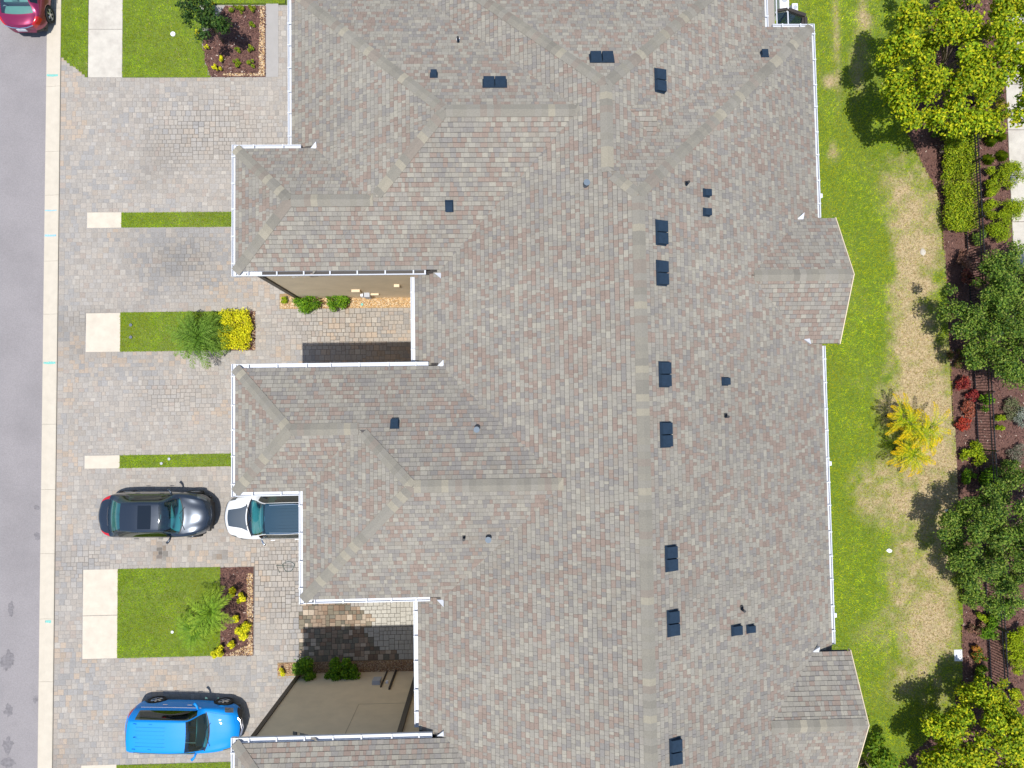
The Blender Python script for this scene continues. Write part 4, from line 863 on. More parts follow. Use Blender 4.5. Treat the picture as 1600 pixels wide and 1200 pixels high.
# palms with feathered fronds
def palm(name, label, crowns, nf, L, pal, tip, cat='palm', wl=.20, nl=26, seed=1):
    x0, y0, h0 = crowns[0][:3]; t = thing(name, label, cat, (x0, y0, 0)); rr = random.Random(seed)
    for (x, y, h, sc) in crowns:
        b = B(); b.tube([(x, y, -.02), (x + .02, y, h * .6), (x, y, h)], .05, 8, .035); b.build('trunk', 'bark', t, True)
        for i in range(nf):
            a = 6.283 * i / nf + rr.uniform(-.25, .25); el = rr.uniform(.2, 1.15); Lf = L * sc * rr.uniform(.75, 1.1)
            pts = []; cx, cy, cz = x, y, h
            for s in range(9):
                pts.append((cx, cy, max(cz, .05))); e_ = el - 1.9 * (s / 8) ** 1.3; st_ = Lf / 8; cx += math.cos(a) * math.cos(e_) * st_; cy += math.sin(a) * math.cos(e_) * st_; cz += math.sin(e_) * st_
            fr = B(); fr.tube(pts, .012, 4, .003); v = []; f = []; cols_ = []
            PT = np.array(pts); nv = nl
            for s in range(nv):
                u = .12 + .88 * s / nv; q_ = u * 8; i0 = min(int(q_), 7); fr_ = q_ - i0; pp = PT[i0] * (1 - fr_) + PT[i0 + 1] * fr_; dd = PT[i0 + 1] - PT[i0]; dd /= np.linalg.norm(dd); sd = np.cross(dd, (0, 0, 1)); sd /= np.linalg.norm(sd) + 1e-6
                ll = wl * sc * math.sin(math.pi * min(1, .12 + u * .86)) ** .6 * rr.uniform(.8, 1.1)
                for sg in (-1, 1):
                    dv_ = sd * sg * .78 + dd * rr.uniform(.35, .95) + np.array((0, 0, rr.uniform(-.35, .3))); dv_ /= np.linalg.norm(dv_); e2 = pp + dv_ * ll; e2[2] -= .15 * ll; w_ = np.cross(dv_, (0, 0, 1)); w_ = w_ / (np.linalg.norm(w_) + 1e-6) * .0105
                    mid_ = pp + dv_ * ll * .45; o_ = len(v); v += [pp, mid_ - w_, e2, mid_ + w_]; f.append((o_, o_ + 1, o_ + 2, o_ + 3)); cc = np.array(rr.choice(pal)) * rr.uniform(.8, 1.2)
                    tt = min(1, max(0, u * 1.1 - .25 + rr.uniform(-.2, .2))); cols_ += [cc * (1 - tt) + np.array(tip) * tt] * 4
            ob = fr.build('frond', 'leaf', t); n0 = len(ob.data.vertices); bpy.data.objects.remove(ob)
            V = np.vstack([np.array(fr.v), np.array(v)]) - np.array(origin(t)); FF = [list(q_) for q_ in fr.f] + [[k_ + n0 for k_ in q_] for q_ in f]
            link_mesh('frond', npmesh('frond', V, FF, np.vstack([np.tile(np.array(pal[0]) * .9, (n0, 1)), np.array(cols_)])), t, 'leaf')
    return t
GP = [(.08, .18, .018), (.12, .24, .022), (.17, .30, .03)]
x, y = at(312, 528, .9); palm('palm', 'feathery dark green palm in the middle strip left of the yellow hedge', [(x, y, .85, 1.0), (x - .15, y + .15, .7, .8)], 17, 1.45, GP, (.22, .34, .05), seed=4, wl=.30, nl=30)
x1_, y1_ = at(331, 955, 1.1); x2_, y2_ = at(304, 983, .8)
palm('palm', 'feathery green palm in the large plot, the right one with paler fronds', [(x1_, y1_, 1.1, 1.0)], 15, 1.2, [(.14, .28, .02), (.20, .36, .02), (.26, .42, .03)], (.36, .46, .04), seed=8, wl=.27, nl=28)
palm('palm', 'feathery green palm in the large plot, the left one with thin fronds', [(x2_, y2_, .8, 1.0)], 14, 1.1, [(.12, .26, .02), (.18, .33, .02)], (.30, .42, .04), seed=12, wl=.26, nl=26)
cr = []
for px, py, z, s in [(1408, 650, 1.1, 1.0), (1420, 662, 1.3, 1.0), (1452, 668, 1.2, 1.05), (1440, 680, 1.4, 1.0), (1418, 705, 1.0, 1.0), (1428, 712, 1.1, 1.0)]:
    x, y = at(px, py, z); cr.append((x, y, z, s))
palm('areca_palm', 'yellow fronded clumping palm standing alone on the back lawn', cr, 10, 1.08, [(.24, .38, .012), (.40, .48, .012), (.55, .55, .015)], (.92, .56, .01), seed=15, wl=.19, nl=34)

# shrubs of the right border
RS = [('green shrub right of the fence above the round bushes', 1551, 285, .55, .7, 2400, .07, G_LIME, .32), ('round clipped green bush nearest the walkway', 1582, 275, .55, .9, 2600, .065, G_LIME, .55), ('round clipped green bush at the walkway bend', 1586, 325, .5, .9, 2300, .065, G_LIME, .5), ('small round lime bush beside the fence', 1550, 332, .42, .8, 1600, .065, G_LIME, .35), ('brightest round lime bush below the others by the fence', 1562, 355, .48, .9, 2400, .065, [(.26, .36, .01), (.32, .40, .012), (.2, .3, .01)], .5),
      ('yellow leafed plant under the broad tree beside the fence', 1546, 190, .45, .7, 1400, .08, [(.32, .34, .012), (.42, .36, .03), (.2, .28, .012)], .32), ('yellow leafed plant next to the walkway under the broad tree', 1568, 170, .35, .7, 900, .08, [(.36, .34, .012), (.42, .30, .04), (.2, .28, .012)], .3),
      ('pinkish brown leafed shrub at the lawn edge', 1510, 405, .32, .6, 800, .08, [(.36, .18, .13), (.26, .12, .09), (.42, .24, .17)], .35), ('red brown shrub above the upper dark tree edge', 1514, 432, .25, .55, 600, .08, [(.26, .08, .06), (.18, .05, .05), (.32, .14, .10)], .3),
      ('dark red shrub below the upper dark tree', 1505, 598, .25, .6, 600, .08, [(.28, .03, .03), (.14, .02, .03), (.35, .08, .05)], .3), ('dark red shrub left of the fence end', 1521, 618, .22, .6, 500, .08, [(.32, .05, .04), (.18, .02, .03)], .25),
      ('bright red shrub beside the yellow palm', 1508, 664, .25, .5, 650, .085, [(.50, .06, .03), (.42, .09, .05), (.3, .03, .03)], .36), ('green shrub at the lower corner of the upper dark tree', 1541, 628, .3, .8, 900, .09, G_MID, .3),
      ('lime green open shrub left of the fence', 1522, 708, .36, .6, 1000, .10, G_LIME, .5), ('dark green low shrub below the lime one', 1520, 746, .25, .5, 800, .09, G_MID + [(.2, .28, .012)], .5),
      ('strappy lime plant right of the fence', 1562, 658, .28, .4, 500, .11, G_LIME, .2), ('silver grey shrub at the right edge', 1596, 655, .38, .6, 900, .07, [(.30, .33, .27), (.38, .40, .34), (.2, .24, .18)], .3), ('dull green shrub right of the fence near the edge', 1583, 640, .4, .5, 900, .07, [(.16, .20, .08), (.22, .2, .12)], .4), ('greyish dry shrub right of the fence', 1590, 705, .35, .4, 700, .07, [(.2, .19, .14), (.15, .16, .1), (.26, .2, .16)], .4),
      ('small lime shrub below the lower dark tree', 1539, 963, .22, .5, 500, .09, G_LIME, .32), ('dusty pink shrub below the small lime one', 1530, 985, .25, .5, 650, .08, [(.34, .17, .12), (.26, .13, .09), (.2, .17, .08)], .38), ('green shrub with orange tips beside the fence pickets', 1531, 1025, .3, .5, 800, .09, [(.12, .2, .015), (.42, .18, .04), (.08, .16, .02)], .26), ('small orange leafed shrub by the valve box', 1524, 1012, .18, .4, 300, .09, [(.55, .28, .03), (.4, .14, .06)], .18), ('green shrub above the round bushy tree', 1538, 1055, .25, .5, 700, .09, G_MID + [(.3, .3, .02)], .35), ('dark green shrub against the fence below the lower dark tree', 1548, 985, .4, .8, 1500, .08, G_MID, .35),
      ('long bright lime hedge right of the fence near the bottom', 1591, 1012, .95, .8, 3600, .07, [(.32, .42, .01), (.25, .36, .01), (.38, .44, .012)], .42), ('yellow strappy plant right of the fence at the bottom', 1590, 1090, .3, .5, 500, .11, [(.36, .38, .01), (.25, .3, .01)], .22), ('dark green shrub at the fence under the upper dark tree', 1527, 372, .25, .6, 700, .09, G_DARK, .3), ('dry twiggy shrub in the shade left of the hedge', 1478, 235, .3, .5, 350, .06, [(.22, .18, .14), (.3, .24, .2)], .28), ('dark green plant at the edge of the lower dark tree', 1508, 905, .35, .7, 900, .08, G_DARK, .3)]
RS += [('dark green shrub at the left foot of the lower dark tree', 1505, 800, .35, .6, 900, .08, G_DARK, .3), ('leafy green shrub just above the lower dark tree', 1545, 745, .4, .7, 1100, .09, G_MID, .4), ('low dark green shrub just below the lower dark tree', 1520, 935, .3, .6, 900, .08, G_DARK, .35),
       ('green shrub across the fence above the lower dark tree', 1580, 735, .4, .7, 1000, .085, G_DARK, .4), ('mid green shrub between the fence and the lower dark tree', 1567, 955, .35, .7, 1100, .08, G_MID, .4), ('brown green shrub at the lawn edge under the upper dark tree', 1495, 560, .3, .5, 700, .08, [(.12, .10, .03), (.08, .13, .02), (.2, .1, .05)], .3),
       ('shaded green shrub under the lower edge of the broad tree', 1470, 205, .3, .6, 700, .09, G_DARK, .3), ('rusty red low shrub beside the fence end', 1513, 640, .3, .45, 500, .085, [(.45, .12, .06), (.34, .14, .09), (.2, .06, .04)], .3)]
for lab, px, py, r, h, n, sz, pal, rx in RS: shrub('shrub', lab, px, py, r * 1.45, h, int(n * 1.7), sz, pal, rx * 1.22)
for y0_, y1_, lab in ((205, 278, 'long yellow green hedge left of the fence, upper section below the broad tree'), (284, 358, 'long yellow green hedge left of the fence, lower section above the pinkish shrub')):
    xa, ya = at(1481, y1_, .6); xb, yb = at(1524, y0_, .6); boxhedge('hedge', lab, xa, xb, ya, yb, .85, 7500, .085, G_LIME + [(.40, .44, .03), (.12, .2, .012)])
def tuft(px, py, lab):
    x, y = at(px, py, .2); t = thing('grass_tuft', lab, 'ornamental grass', (x, y, 0), 0, 'tufted plants by the walkway'); n = 200
    a = rng.uniform(0, 6.283, n); l = rng.uniform(.15, .3, n); w_ = .011; dx, dy = np.cos(a), np.sin(a); zt = rng.uniform(.12, .34, n)
    V = np.stack([np.c_[-dy * w_, dx * w_, 0 * a], np.c_[dy * w_, -dx * w_, 0 * a], np.c_[dx * l * .6 + dy * w_, dy * l * .6 - dx * w_, zt], np.c_[dx * l, dy * l, zt * .75], np.c_[dx * l * .6 - dy * w_, dy * l * .6 + dx * w_, zt]], 1).reshape(-1, 3)
    c_ = np.array([(.2, .32, .012), (.3, .36, .015), (.14, .24, .012)])[rng.integers(0, 3, n)]
    link_mesh('blade', npmesh('blade', V, np.arange(n * 5).reshape(n, 5), np.repeat(c_, 5, 0)), t, 'leaf')
for px, py, lab in [(1548, 220, 'tufted plant nearest the fence in the upper pair by the walkway'), (1564, 212, 'tufted plant nearest the walkway in the upper pair'), (1545, 248, 'tufted plant nearest the fence in the lower pair by the walkway'), (1566, 243, 'tufted plant nearest the walkway in the lower pair')]: tuft(px, py, lab)

# ------------------------------------------------------------------ fence
fe = thing('fence', 'black metal picket fence running down the planting border at the right', 'fence', (20.3, 0, 0))
def fx(y): return 20.14 + (16 - y) * .0125
FY0, FY1 = -16.2, 17.8
pk = B().box(-.011, .011, -.011, .011, .06, 1.2).build('picket', 'fence', fe, world=False); pkm = pk.data
ys_ = np.arange(FY0 + .1, FY1, .1155); ys_ = [y for y in ys_]
for i, y in enumerate(ys_[:296]):
    o = pk if i == 0 else pk.copy()
    if i: C.objects.link(o)
    o.location = (fx(y) - 20.3, y, 0)
po = None
for y in np.arange(FY0, FY1 + .1, 2.4):
    if po is None: o = po = B().box(-.03, .03, -.03, .03, -.02, 1.3, .01).build('post', 'fence', fe, world=False)
    else: o = po.copy(); C.objects.link(o)
    o.location = (fx(y) - 20.3, y, 0)
for z in (.16, .96, 1.14):
    B().tube([(fx(FY0), FY0, z), (fx(FY1), FY1, z)], .024, 4).build('rail', 'fence', fe)

# ------------------------------------------------------------------ small things on the ground
t = thing('valve_box', 'white rectangular utility box cover at the edge of the back lawn', 'utility box', (19.2, -10.3, 0))
B().box(19.04, 19.38, -10.55, -10.07, 0, .06, .02).build('lid', 'boxwhite', t)
for x, y in ((19.1, -10.15), (19.3, -10.12), (19.28, -10.28), (19.12, -10.45), (19.32, -10.46), (19.3, -10.38)): B().cyl(x, y, .0605, .064, .017, 8).build('hole', 'blk', t)
def disc(name, lab, cat, px, py, r, mt, h=.03): x, y = at(px, py); tag(B().cyl(x, y, 0, .03 + h, r, 14).build(name, mt), lab, cat)
disc('irrigation_cap', 'small white irrigation cover in the top left lawn', 'cover', 271, 54, .10, 'boxwhite')
disc('irrigation_cap', 'upper small blue grey round cover in the middle grass strip', 'cover', 205, 508, .065, 'lead')
disc('irrigation_cap', 'lower small blue grey round cover in the middle grass strip', 'cover', 205, 527, .065, 'lead')
disc('irrigation_cap', 'pale round cover in the thin strip, right of the pair', 'cover', 265, 717, .055, 'boxgrey')
disc('irrigation_cap', 'pale round cover in the thin strip, left of the pair', 'cover', 253, 724, .055, 'boxgrey')
disc('irrigation_cap', 'small white cover beside the palms of the large plot', 'cover', 270, 987, .055, 'boxwhite')
disc('drain_cap', 'green round drain cap in the yellow gravel', 'cover', 566, 476, .055, 'paintmark')
tag(B().prism(blobpoly(*at(1388, 860), .11, .08, 8), .0, .07).build('white_stone', 'boxwhite'), 'small white stone lying on the back lawn', 'stone')
tag(B().prism(blobpoly(*at(1478, 797), .07, .05, 8), .0, .06).build('white_stone', 'boxwhite'), 'white stone in the tree shadow on the back lawn', 'stone')
tag(B().prism(blobpoly(*at(1441, 394), .12, .16, 9), .0, .03).build('flat_stone', 'concrete_old'), 'flat grey stone on the dried lawn patch', 'stone')
b = B(); cx, cy = at(451, 885); b.tube([(cx + .23 * math.cos(a) * (1 + .15 * math.sin(3 * a)), cy + .2 * math.sin(a), .014 + .006 * math.sin(5 * a)) for a in [i * .3 for i in range(22)]] + [(cx - .5, cy + .05, .014), (cx - .35, cy - .25, .014)], .011, 6); tag(b.build('garden_hose', 'hose'), 'thin dark looped hose on the pavers below the white car', 'hose')

# ------------------------------------------------------------------ cars
def pchip(xk, yk, x):
    xk = np.array(xk, float); yk = np.array(yk, float); h = np.diff(xk); dl = np.diff(yk) / h; d = np.zeros(len(xk))
    for i in range(1, len(xk) - 1):
        if dl[i - 1] * dl[i] > 0: w1 = 2 * h[i] + h[i - 1]; w2 = h[i] + 2 * h[i - 1]; d[i] = (w1 + w2) / (w1 / dl[i - 1] + w2 / dl[i])
    d[0] = dl[0]; d[-1] = dl[-1]; i = np.clip(np.searchsorted(xk, x) - 1, 0, len(h) - 1); t = (x - xk[i]) / h[i]
    return (2 * t ** 3 - 3 * t ** 2 + 1) * yk[i] + (t ** 3 - 2 * t ** 2 + t) * h[i] * d[i] + (-2 * t ** 3 + 3 * t ** 2) * yk[i + 1] + (t ** 3 - t ** 2) * h[i] * d[i + 1]
NS = 4   # sub rows per control row
def make_car(name, label, loc, rz, spec):
    t = thing(name, label, spec.get('cat', 'car'), loc, rz); ks = spec['st']; xk = [s[0] for s in ks]
    cowl, hdr, rt, rb = spec['marks']    # windshield base, header, rear glass top, rear glass base
    xs = np.unique(np.round(np.concatenate([np.linspace(xk[0], rb, 12), np.linspace(rb, rt, 9), np.linspace(rt, hdr, 22), np.linspace(hdr, cowl, 12), np.linspace(cowl, xk[-1], 26), [xk[0] + .02, xk[-1] - .02, xk[-1] - .05]]), 4))
    col = [pchip(xk, [s[i] for s in ks], xs) for i in range(1, 9)]     # w2, zb, p3y,p3z,p4y,p4z,p5y,zc
    w2, zb, p3y, p3z, p4y, p4z, p5y, zc = col
    ctl = [(w2 - .07, zb), (w2 - .015, zb + .13), (w2, .45 * zb + .55 * p3z), (p3y, p3z), (p4y, p4z), (p5y, zc - .022), (p5y * .5, zc - .006), (0 * zc, zc)]
    rows = []; jr = []
    ck = np.arange(8)
    Yc = np.array([c_[0] for c_ in ctl]); Zc = np.array([c_[1] for c_ in ctl])
    js = np.linspace(0, 7, 7 * NS + 1)
    Yj = np.array([[0.0] * len(xs)] * len(js)); Zj = Yj.copy()
    for i in range(len(xs)):
        Yj[:, i] = pchip(ck, Yc[:, i], js); Zj[:, i] = pchip(ck, Zc[:, i], js)
    bow = np.interp(xs, [x_ for x_, _ in spec['bow']], [b_ for _, b_ in spec['bow']])
    nj = len(js); full = [(-1, j) for j in range(nj)] + [(1, j) for j in range(nj - 2, -1, -1)]
    nx = len(xs); V = np.zeros((nx, len(full), 3)); J = np.array([js[j] for s, j in full]); SG = np.array([s for s, j in full])
    for c_, (s, j) in enumerate(full):
        V[:, c_, 0] = xs - bow * (Yj[j] / .8) ** 2; V[:, c_, 1] = s * Yj[j]; V[:, c_, 2] = Zj[j]
    XP = np.repeat(xs[:, None], len(full), 1)
    Rw = spec['rw'] + .045
    for xw in spec['wheels']:
        side = (J < 2.6)[None, :] & (np.abs(V[..., 0] - xw) < Rw); az = spec['rw'] + np.sqrt(np.maximum(Rw ** 2 - (V[..., 0] - xw) ** 2, 0)); lowm = side & (V[..., 2] < az); V[..., 2] = np.where(lowm, az, V[..., 2])
    idx_ = np.arange(nx * len(full)).reshape(nx, len(full)); Vf = V.reshape(-1, 3)
    quads = []; info = []
    for i in range(nx - 1):
        for c_ in range(len(full) - 1):
            quads.append((idx_[i, c_], idx_[i + 1, c_], idx_[i + 1, c_ + 1], idx_[i, c_ + 1])); info.append(((xs[i] + xs[i + 1]) / 2, (J[c_] + J[c_ + 1]) / 2, SG[c_] if J[c_] < 7 else SG[c_ + 1] if c_ + 1 < len(full) else 1, Vf[idx_[i, c_]][1]))
    quads = np.array(quads); IX = np.array([a[0] for a in info]); IJ = np.array([a[1] for a in info]); IY = Vf[quads].mean(1)[:, 1]
    used = np.zeros(len(quads), bool)
    def region(nm, mask, mt, off=0.0, keep=False, parent=t, inset=0, skirt=False, smooth=True):
        k = mask & ~used if not keep else mask
        if not k.any(): return None
        if not keep: used[k] = True
        q_ = quads[k]; u, inv = np.unique(q_.ravel(), return_inverse=True); vv = Vf[u].copy(); vv[:, 2] += off
        return link_mesh(nm, npmesh(nm, vv, inv.reshape(-1, 4)), parent, mt, smooth)
    e = .001
    region('windshield', (IX > hdr + .03) & (IX < cowl - .02) & (IJ > 4.75), spec['glass'], -.004)
    region('rear_window', (IX > rb + .02) & (IX < rt - .02) & (IJ > 4.75), spec.get('rglass', spec['glass']), -.004)
    sx0, sx1 = spec['side']
    for s in (-1, 1):
        region('side_window', (IX > sx0) & (IX < sx1) & (IJ > 3.2) & (IJ < 4.0) & (np.sign(IY) == s), spec['sglass'], 0)
        region('headlight', (IX > xk[-1] - .40) & (IX < xk[-1] - .14) & (IJ > 2.6) & (IJ < 3.4) & (np.sign(IY) == s), 'clear_lens')
        region('taillight', (IX < xk[0] + spec.get('tl', .34)) & (IX > xk[0] + .02) & (IJ > spec.get('tj', 2.3)) & (IJ < 4.3) & (np.sign(IY) == s), 'red_lens')
    if spec.get('sunroof'): region('sunroof', (IX > spec['sunroof'][0]) & (IX < spec['sunroof'][1]) & (IJ > 5.2), 'sunroof', .004)
    if spec.get('roofmat'): region('roof_panel', (IX > rt - .02) & (IX < hdr + .03) & (IJ > 4.3), spec['roofmat'], .002)
    if spec.get('decal'): region('hood_decal', (IX > cowl + .1) & (IX < xk[-1] - .22) & (IJ > 5.45), 'decal', .002, keep=False)
    region('hood', (IX > cowl + .06) & (IX < xk[-1] - .2) & (IJ > 4.0), spec['paint'], .009)
    region('cowl_panel', (IX > cowl - .02) & (IX < cowl + .06) & (IJ > 4.0), 'blk', 0)
    region('grille', (IX > xk[-1] - .06) & (IJ > 1.5), 'blk', 0)
    if not spec.get('hatch'): region('trunk_lid', (IX < rb - .03) & (IX > xk[0] + .08) & (IJ > 4.2), spec['paint'], .007)
    region('sill', (IJ < .9), 'blk', 0)
    body = region('body', ~used, spec['paint'])
    # end caps
    for i, nm in ((0, 'rear_bumper'), (nx - 1, 'front_bumper')):
        ring = [tuple(Vf[idx_[i, c_]]) for c_ in range(len(full))]
        link_mesh(nm, npmesh(nm, ring, [list(range(len(ring))) if i else list(range(len(ring)))[::-1]]), t, spec['paint'] if i == 0 else 'blk')
    B().box(xk[0] + .25, xk[-1] - .25, -.70, .70, .20, .34).build('underbody', 'blk', t, world=False)
    # wheels
    rw = spec['rw']; wy = spec['wy']
    for xw in spec['wheels']:
        for s in (-1, 1):
            tb = B(); pf = [(.60, 0), (.97, 0), (1.0, .03), (1.0, .17), (.97, .20), (.68, .20), (.64, .18)]; n = 28; vs = []; fs = []
            for k_ in range(n):
                a = 6.2832 * k_ / n
                for rr_, yy in pf: vs.append((rw * rr_ * math.cos(a), s * (yy - .2), rw * rr_ * math.sin(a)))
            L_ = len(pf)
            for k_ in range(n):
                for j_ in range(L_ - 1): fs.append((k_ * L_ + j_, ((k_ + 1) % n) * L_ + j_, ((k_ + 1) % n) * L_ + j_ + 1, k_ * L_ + j_ + 1))
            wo_ = link_mesh('wheel', npmesh('wheel', vs, fs), t, 'tyre', True); wo_.location = (xw, s * wy, rw)
            rb_ = B(); Ro = rw * .67; 
            rb_.tube([(Ro * math.cos(6.2832 * k_ / 24), -s * .03, Ro * math.sin(6.2832 * k_ / 24)) for k_ in range(25)], .018, 5)
            for k_ in range(5):
                a = 6.2832 * k_ / 5 + .3
                for da in (-.13, .13): rb_.tube([(0.03 * math.cos(a), -s * .03, .03 * math.sin(a)), (Ro * math.cos(a + da), -s * .04, Ro * math.sin(a + da))], .020, 5)
            rb_.cyl(0, 0, 0, 0.001, .001); rb_.tube([(0, -s * .05, 0), (0, -s * .015, 0)], .06, 12)
            rb_.build('rim', 'rim', wo_, world=False); 
            db = B(); db.tube([(0, -s * .11, 0), (0, -s * .10, 0)], rw * .62, 20); db.build('brake_disc', 'blk', wo_, world=False)
    # mirrors
    mx_, my_, mz_ = spec['mirror']
    for s in (-1, 1):
        v = [(mx_ + .05, s * (my_ - .13), mz_ - .05), (mx_ - .07, s * my_, mz_ - .07), (mx_ - .13, s * (my_ + .07), mz_ - .05), (mx_ + .02, s * (my_ + .02), mz_ - .06)]
        v2 = [(a_ * 1.0, b_, c_ + .13) for a_, b_, c_ in v]
        bb = B(); bb.tube([(mx_ + .04, s * (my_ - .15), mz_), (mx_, s * (my_ - .02), mz_ + .01), (mx_ - .05, s * (my_ + .05), mz_ + .01), (mx_ - .11, s * (my_ + .10), mz_)], .035, 8, .06)
        mo = bb.build('mirror', spec.get('mirmat', spec['paint']), t, True, world=False)
    # interior
    seatm = spec.get('seatm', 'seat')
    def seat(x, y, w_):
        bb = B(); bb.box(x - .25, x + .27, y - w_, y + w_, .42, .62, .05); bb.add([(x - .30, y - w_ * .95, .58), (x - .14, y - w_ * .95, .60), (x - .30, y - w_ * .85, 1.10), (x - .42, y - w_ * .85, 1.08), (x - .30, y + w_ * .95, .58), (x - .14, y + w_ * .95, .60), (x - .30, y + w_ * .85, 1.10), (x - .42, y + w_ * .85, 1.08)], [(0, 1, 2, 3), (7, 6, 5, 4), (1, 5, 6, 2), (0, 3, 7, 4), (3, 2, 6, 7), (0, 4, 5, 1)])
        bb.box(x - .44, x - .34, y - .11, y + .11, 1.10, 1.24, .03); bb.build('seat', seatm, t, world=False)
    fxs = hdr - .35; seat(fxs, .37, .24); seat(fxs, -.37, .24); seat(fxs - .85, 0, .58)
    B().box(cowl - .55, cowl - .10, -.66, .66, .70, spec['beltz'] - .07, .06).build('dashboard', spec.get('dashm', 'dash'), t, world=False)
    bb = B(); bb.tube([(cowl - .62 + .06 * math.sin(a), .37 + .17 * math.cos(a), .86 + .15 * math.sin(a)) for a in [6.2832 * k_ / 16 for k_ in range(17)]], .015, 6); bb.build('steering_wheel', 'blk', t, world=False)
    B().box(xk[0] + .35, cowl - .05, -.74, .74, .36, .40).build('floor', 'dash', t, world=False)
    if not spec.get('hatch'): B().box(rb - .1, rt - .15, -.6, .6, spec['beltz'] - .12, spec['beltz'] - .06).build('parcel_shelf', seatm if spec.get('dashm') else 'dash', t, world=False)
    B().box(hdr - .02, hdr + .03, -.09, .09, spec['mirz'], spec['mirz'] + .05).build('inside_mirror', 'chrome', t, world=False)
    for s in (-1, 1):
        B().tube([(cowl + .02 + .04, s * .45 - .1, spec['beltz'] + .035), (cowl - .12, s * .05 + .02, spec['beltz'] + .085)], .01, 5).build('wiper', 'blk', t, world=False)
    for hx in spec.get('handles', ()):
        for s in (-1, 1):
            yy = float(np.interp(hx, xs, w2)) + .008; B().box(hx - .09, hx + .09, min(s * yy, s * (yy + .02)), max(s * yy, s * (yy + .02)), spec['beltz'] - .16, spec['beltz'] - .13).build('door_handle', spec.get('handlemat', spec['paint']), t, world=False)
    return t, dict(xs=xs, ctl=ctl, V=V, J=J)
sedan = [(-2.23, .50, .45, .48, .80, .42, .84, .30, .86), (-2.14, .68, .35, .66, .90, .58, .94, .42, .955), (-1.95, .80, .28, .77, .95, .68, .99, .55, 1.01), (-1.74, .86, .25, .82, .965, .70, 1.02, .60, 1.045), (-1.16, .90, .22, .85, .955, .57, 1.27, .50, 1.335), (-.4, .91, .2, .86, .935, .58, 1.36, .50, 1.42),
         (.37, .91, .2, .86, .915, .57, 1.33, .51, 1.39), (1.12, .89, .2, .84, .885, .73, .93, .66, .965), (1.5, .88, .22, .81, .85, .66, .905, .5, .925), (1.85, .83, .24, .73, .77, .59, .835, .42, .855), (2.08, .70, .28, .60, .66, .48, .72, .34, .745), (2.2, .50, .33, .44, .53, .36, .58, .24, .60)]
base = dict(st=sedan, marks=(1.12, .37, -1.16, -1.74), bow=[(-2.25, -.20), (-1.74, -.12), (-1.16, -.05), (.37, .08), (1.12, .22), (2.2, .30)], wheels=(-1.35, 1.33), rw=.325, wy=.90, side=(-1.35, .85), mirror=(.62, .96, .95), beltz=.93, mirz=1.26, handles=(-.75, .2))
blk = dict(base, paint='paint_black', glass='glass', sglass='glass_dark', sunroof=(-.45, .05), roofmat=None, dashm='dash', tl=.40, tj=1.8, seatm='seat')
make_car('parked_car', 'black sedan with a sunroof parked facing the house', (-13.37, -3.80, 0), math.radians(-1.0), blk)
mag = dict(base, paint='paint_magenta', glass='glass_pale', sglass='glass_dark', seatm='seat_light', dashm='dash', tl=.30, tj=2.2)
magc, _ = make_car('parked_car', 'dark red sedan parked on the road at the top left corner', (-18.90, 18.10, 0), math.radians(90), mag)
suv = [(-2.20, .55, .42, .54, .95, .50, 1.0, .40, 1.02), (-2.14, .72, .34, .72, 1.0, .66, 1.06, .52, 1.08), (-2.02, .82, .28, .80, 1.04, .64, 1.34, .52, 1.36), (-1.84, .87, .25, .84, 1.06, .60, 1.52, .53, 1.60), (-1.2, .905, .22, .87, 1.06, .61, 1.57, .545, 1.645), (-.3, .915, .2, .875, 1.05, .62, 1.59, .55, 1.665), (.38, .915, .2, .87, 1.04, .61, 1.55, .56, 1.625),
       (1.05, .90, .2, .85, 1.02, .75, 1.07, .68, 1.10), (1.45, .89, .22, .82, .99, .68, 1.045, .52, 1.065), (1.82, .85, .24, .76, .92, .62, .985, .45, 1.0), (2.05, .80, .28, .71, .80, .58, .87, .40, .89), (2.18, .66, .33, .60, .62, .50, .68, .34, .70)]
sbase = dict(st=suv, marks=(1.05, .38, -1.84, -2.12), bow=[(-2.2, -.16), (-1.84, -.06), (.38, .07), (1.05, .20), (2.2, .24)], wheels=(-1.33, 1.32), rw=.345, wy=.905, side=(-1.62, .75), mirror=(.55, .98, 1.08), beltz=1.06, mirz=1.5, handles=(-.75, .2), hatch=True, cat='car')
blu = dict(sbase, paint='paint_blue', glass='glass', rglass='glass_dark', sglass='glass_dark', tl=.26, tj=2.5, handlemat='chrome')
car, info = make_car('parked_car', 'bright blue suv parked facing the house at the bottom left', (-12.22, -12.10, 0), math.radians(-2.6), blu)
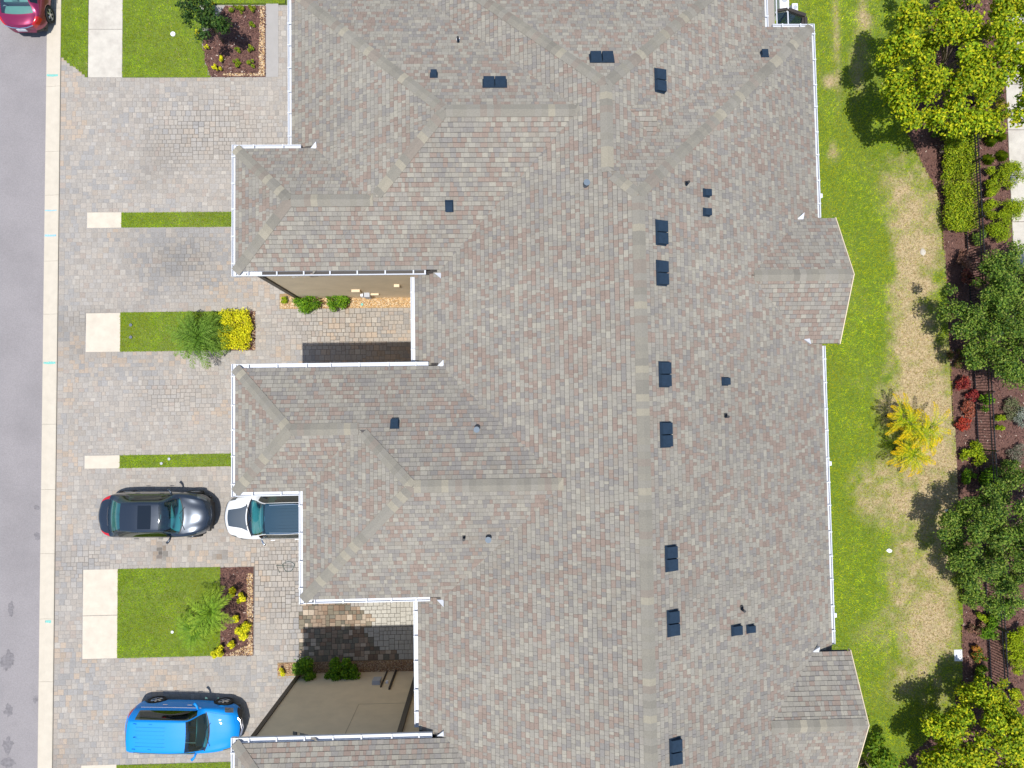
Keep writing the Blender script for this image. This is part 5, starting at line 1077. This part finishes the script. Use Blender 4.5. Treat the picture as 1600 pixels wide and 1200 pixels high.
for s in (-1, 1):
    B().tube([(-1.60, s * .885, 1.075), (-.4, s * .893, 1.068), (.70, s * .885, 1.05)], .011, 5).build('window_trim', 'chrome', car, world=False)
    for hx in (-1.55, -.95): B().box(hx - .06, hx + .06, s * .47 - .02, s * .47 + .02, 1.61, 1.655, .008).build('roof_mount', 'paint_blue', car, world=False)
for y in (-.36, -.22, -.07, .07, .22, .36): B().tube([(-1.5, y, 1.632), (-.4, y, 1.662), (-.35, y, 1.655)], .011, 4).build('roof_rib', 'paint_blue', car, world=False)
B().add([(-1.55, -.02, 1.60), (-1.55, .02, 1.60), (-1.38, 0, 1.62), (-1.56, 0, 1.70)], [(0, 1, 3), (1, 2, 3), (2, 0, 3), (0, 2, 1)]).build('antenna_fin', 'blk', car, world=False)
for z in (.62, .78): B().tube([(1.93, -.55, z), (2.14, -.3, z), (2.21, 0, z), (2.14, .3, z), (1.93, .55, z)], .016, 5).build('grille_bar', 'chrome', car, world=False)
wht = dict(sbase, st=[tuple(s) for s in suv], marks=(1.12, .30, -1.84, -2.12), paint='paint_white', glass='glass', rglass='glass_dark', sglass='glass_dark', roofmat='roof_dark', decal=True, tl=.26, tj=2.5, mirmat='chrome')
wht['st'] = [((1.12 if abs(s[0] - 1.05) < .01 else .30 if abs(s[0] - .38) < .01 else s[0]),) + s[1:] for s in suv]
car, info = make_car('parked_car', 'white suv with a dark roof and hood decal, half under the eave', (-8.56, -3.92, 0), math.radians(180.6), wht)
for s in (-1, 1): B().tube([(-1.5, s * .52, 1.67), (-.8, s * .55, 1.70), (.1, s * .53, 1.67)], .016, 6).build('roof_rail', 'chrome', car, world=False)
for y in (-.38, -.26, -.13, 0, .13, .26, .38): B().tube([(-1.5, y, 1.635), (-.4, y, 1.664), (.05, y, 1.645)], .012, 4).build('roof_rib', 'roof_dark', car, world=False)
# red car badge bar and number plate
B().tube([(-2.12, -.55, .90), (-2.21, -.3, .90), (-2.245, 0, .90), (-2.21, .3, .90), (-2.12, .55, .90)], .02, 6).build('chrome_strip', 'chrome', magc, world=False)
B().box(-2.262, -2.245, -.22, .16, .70, .84).build('number_plate', 'plate', magc, world=False)
print('objects', len(bpy.data.objects))
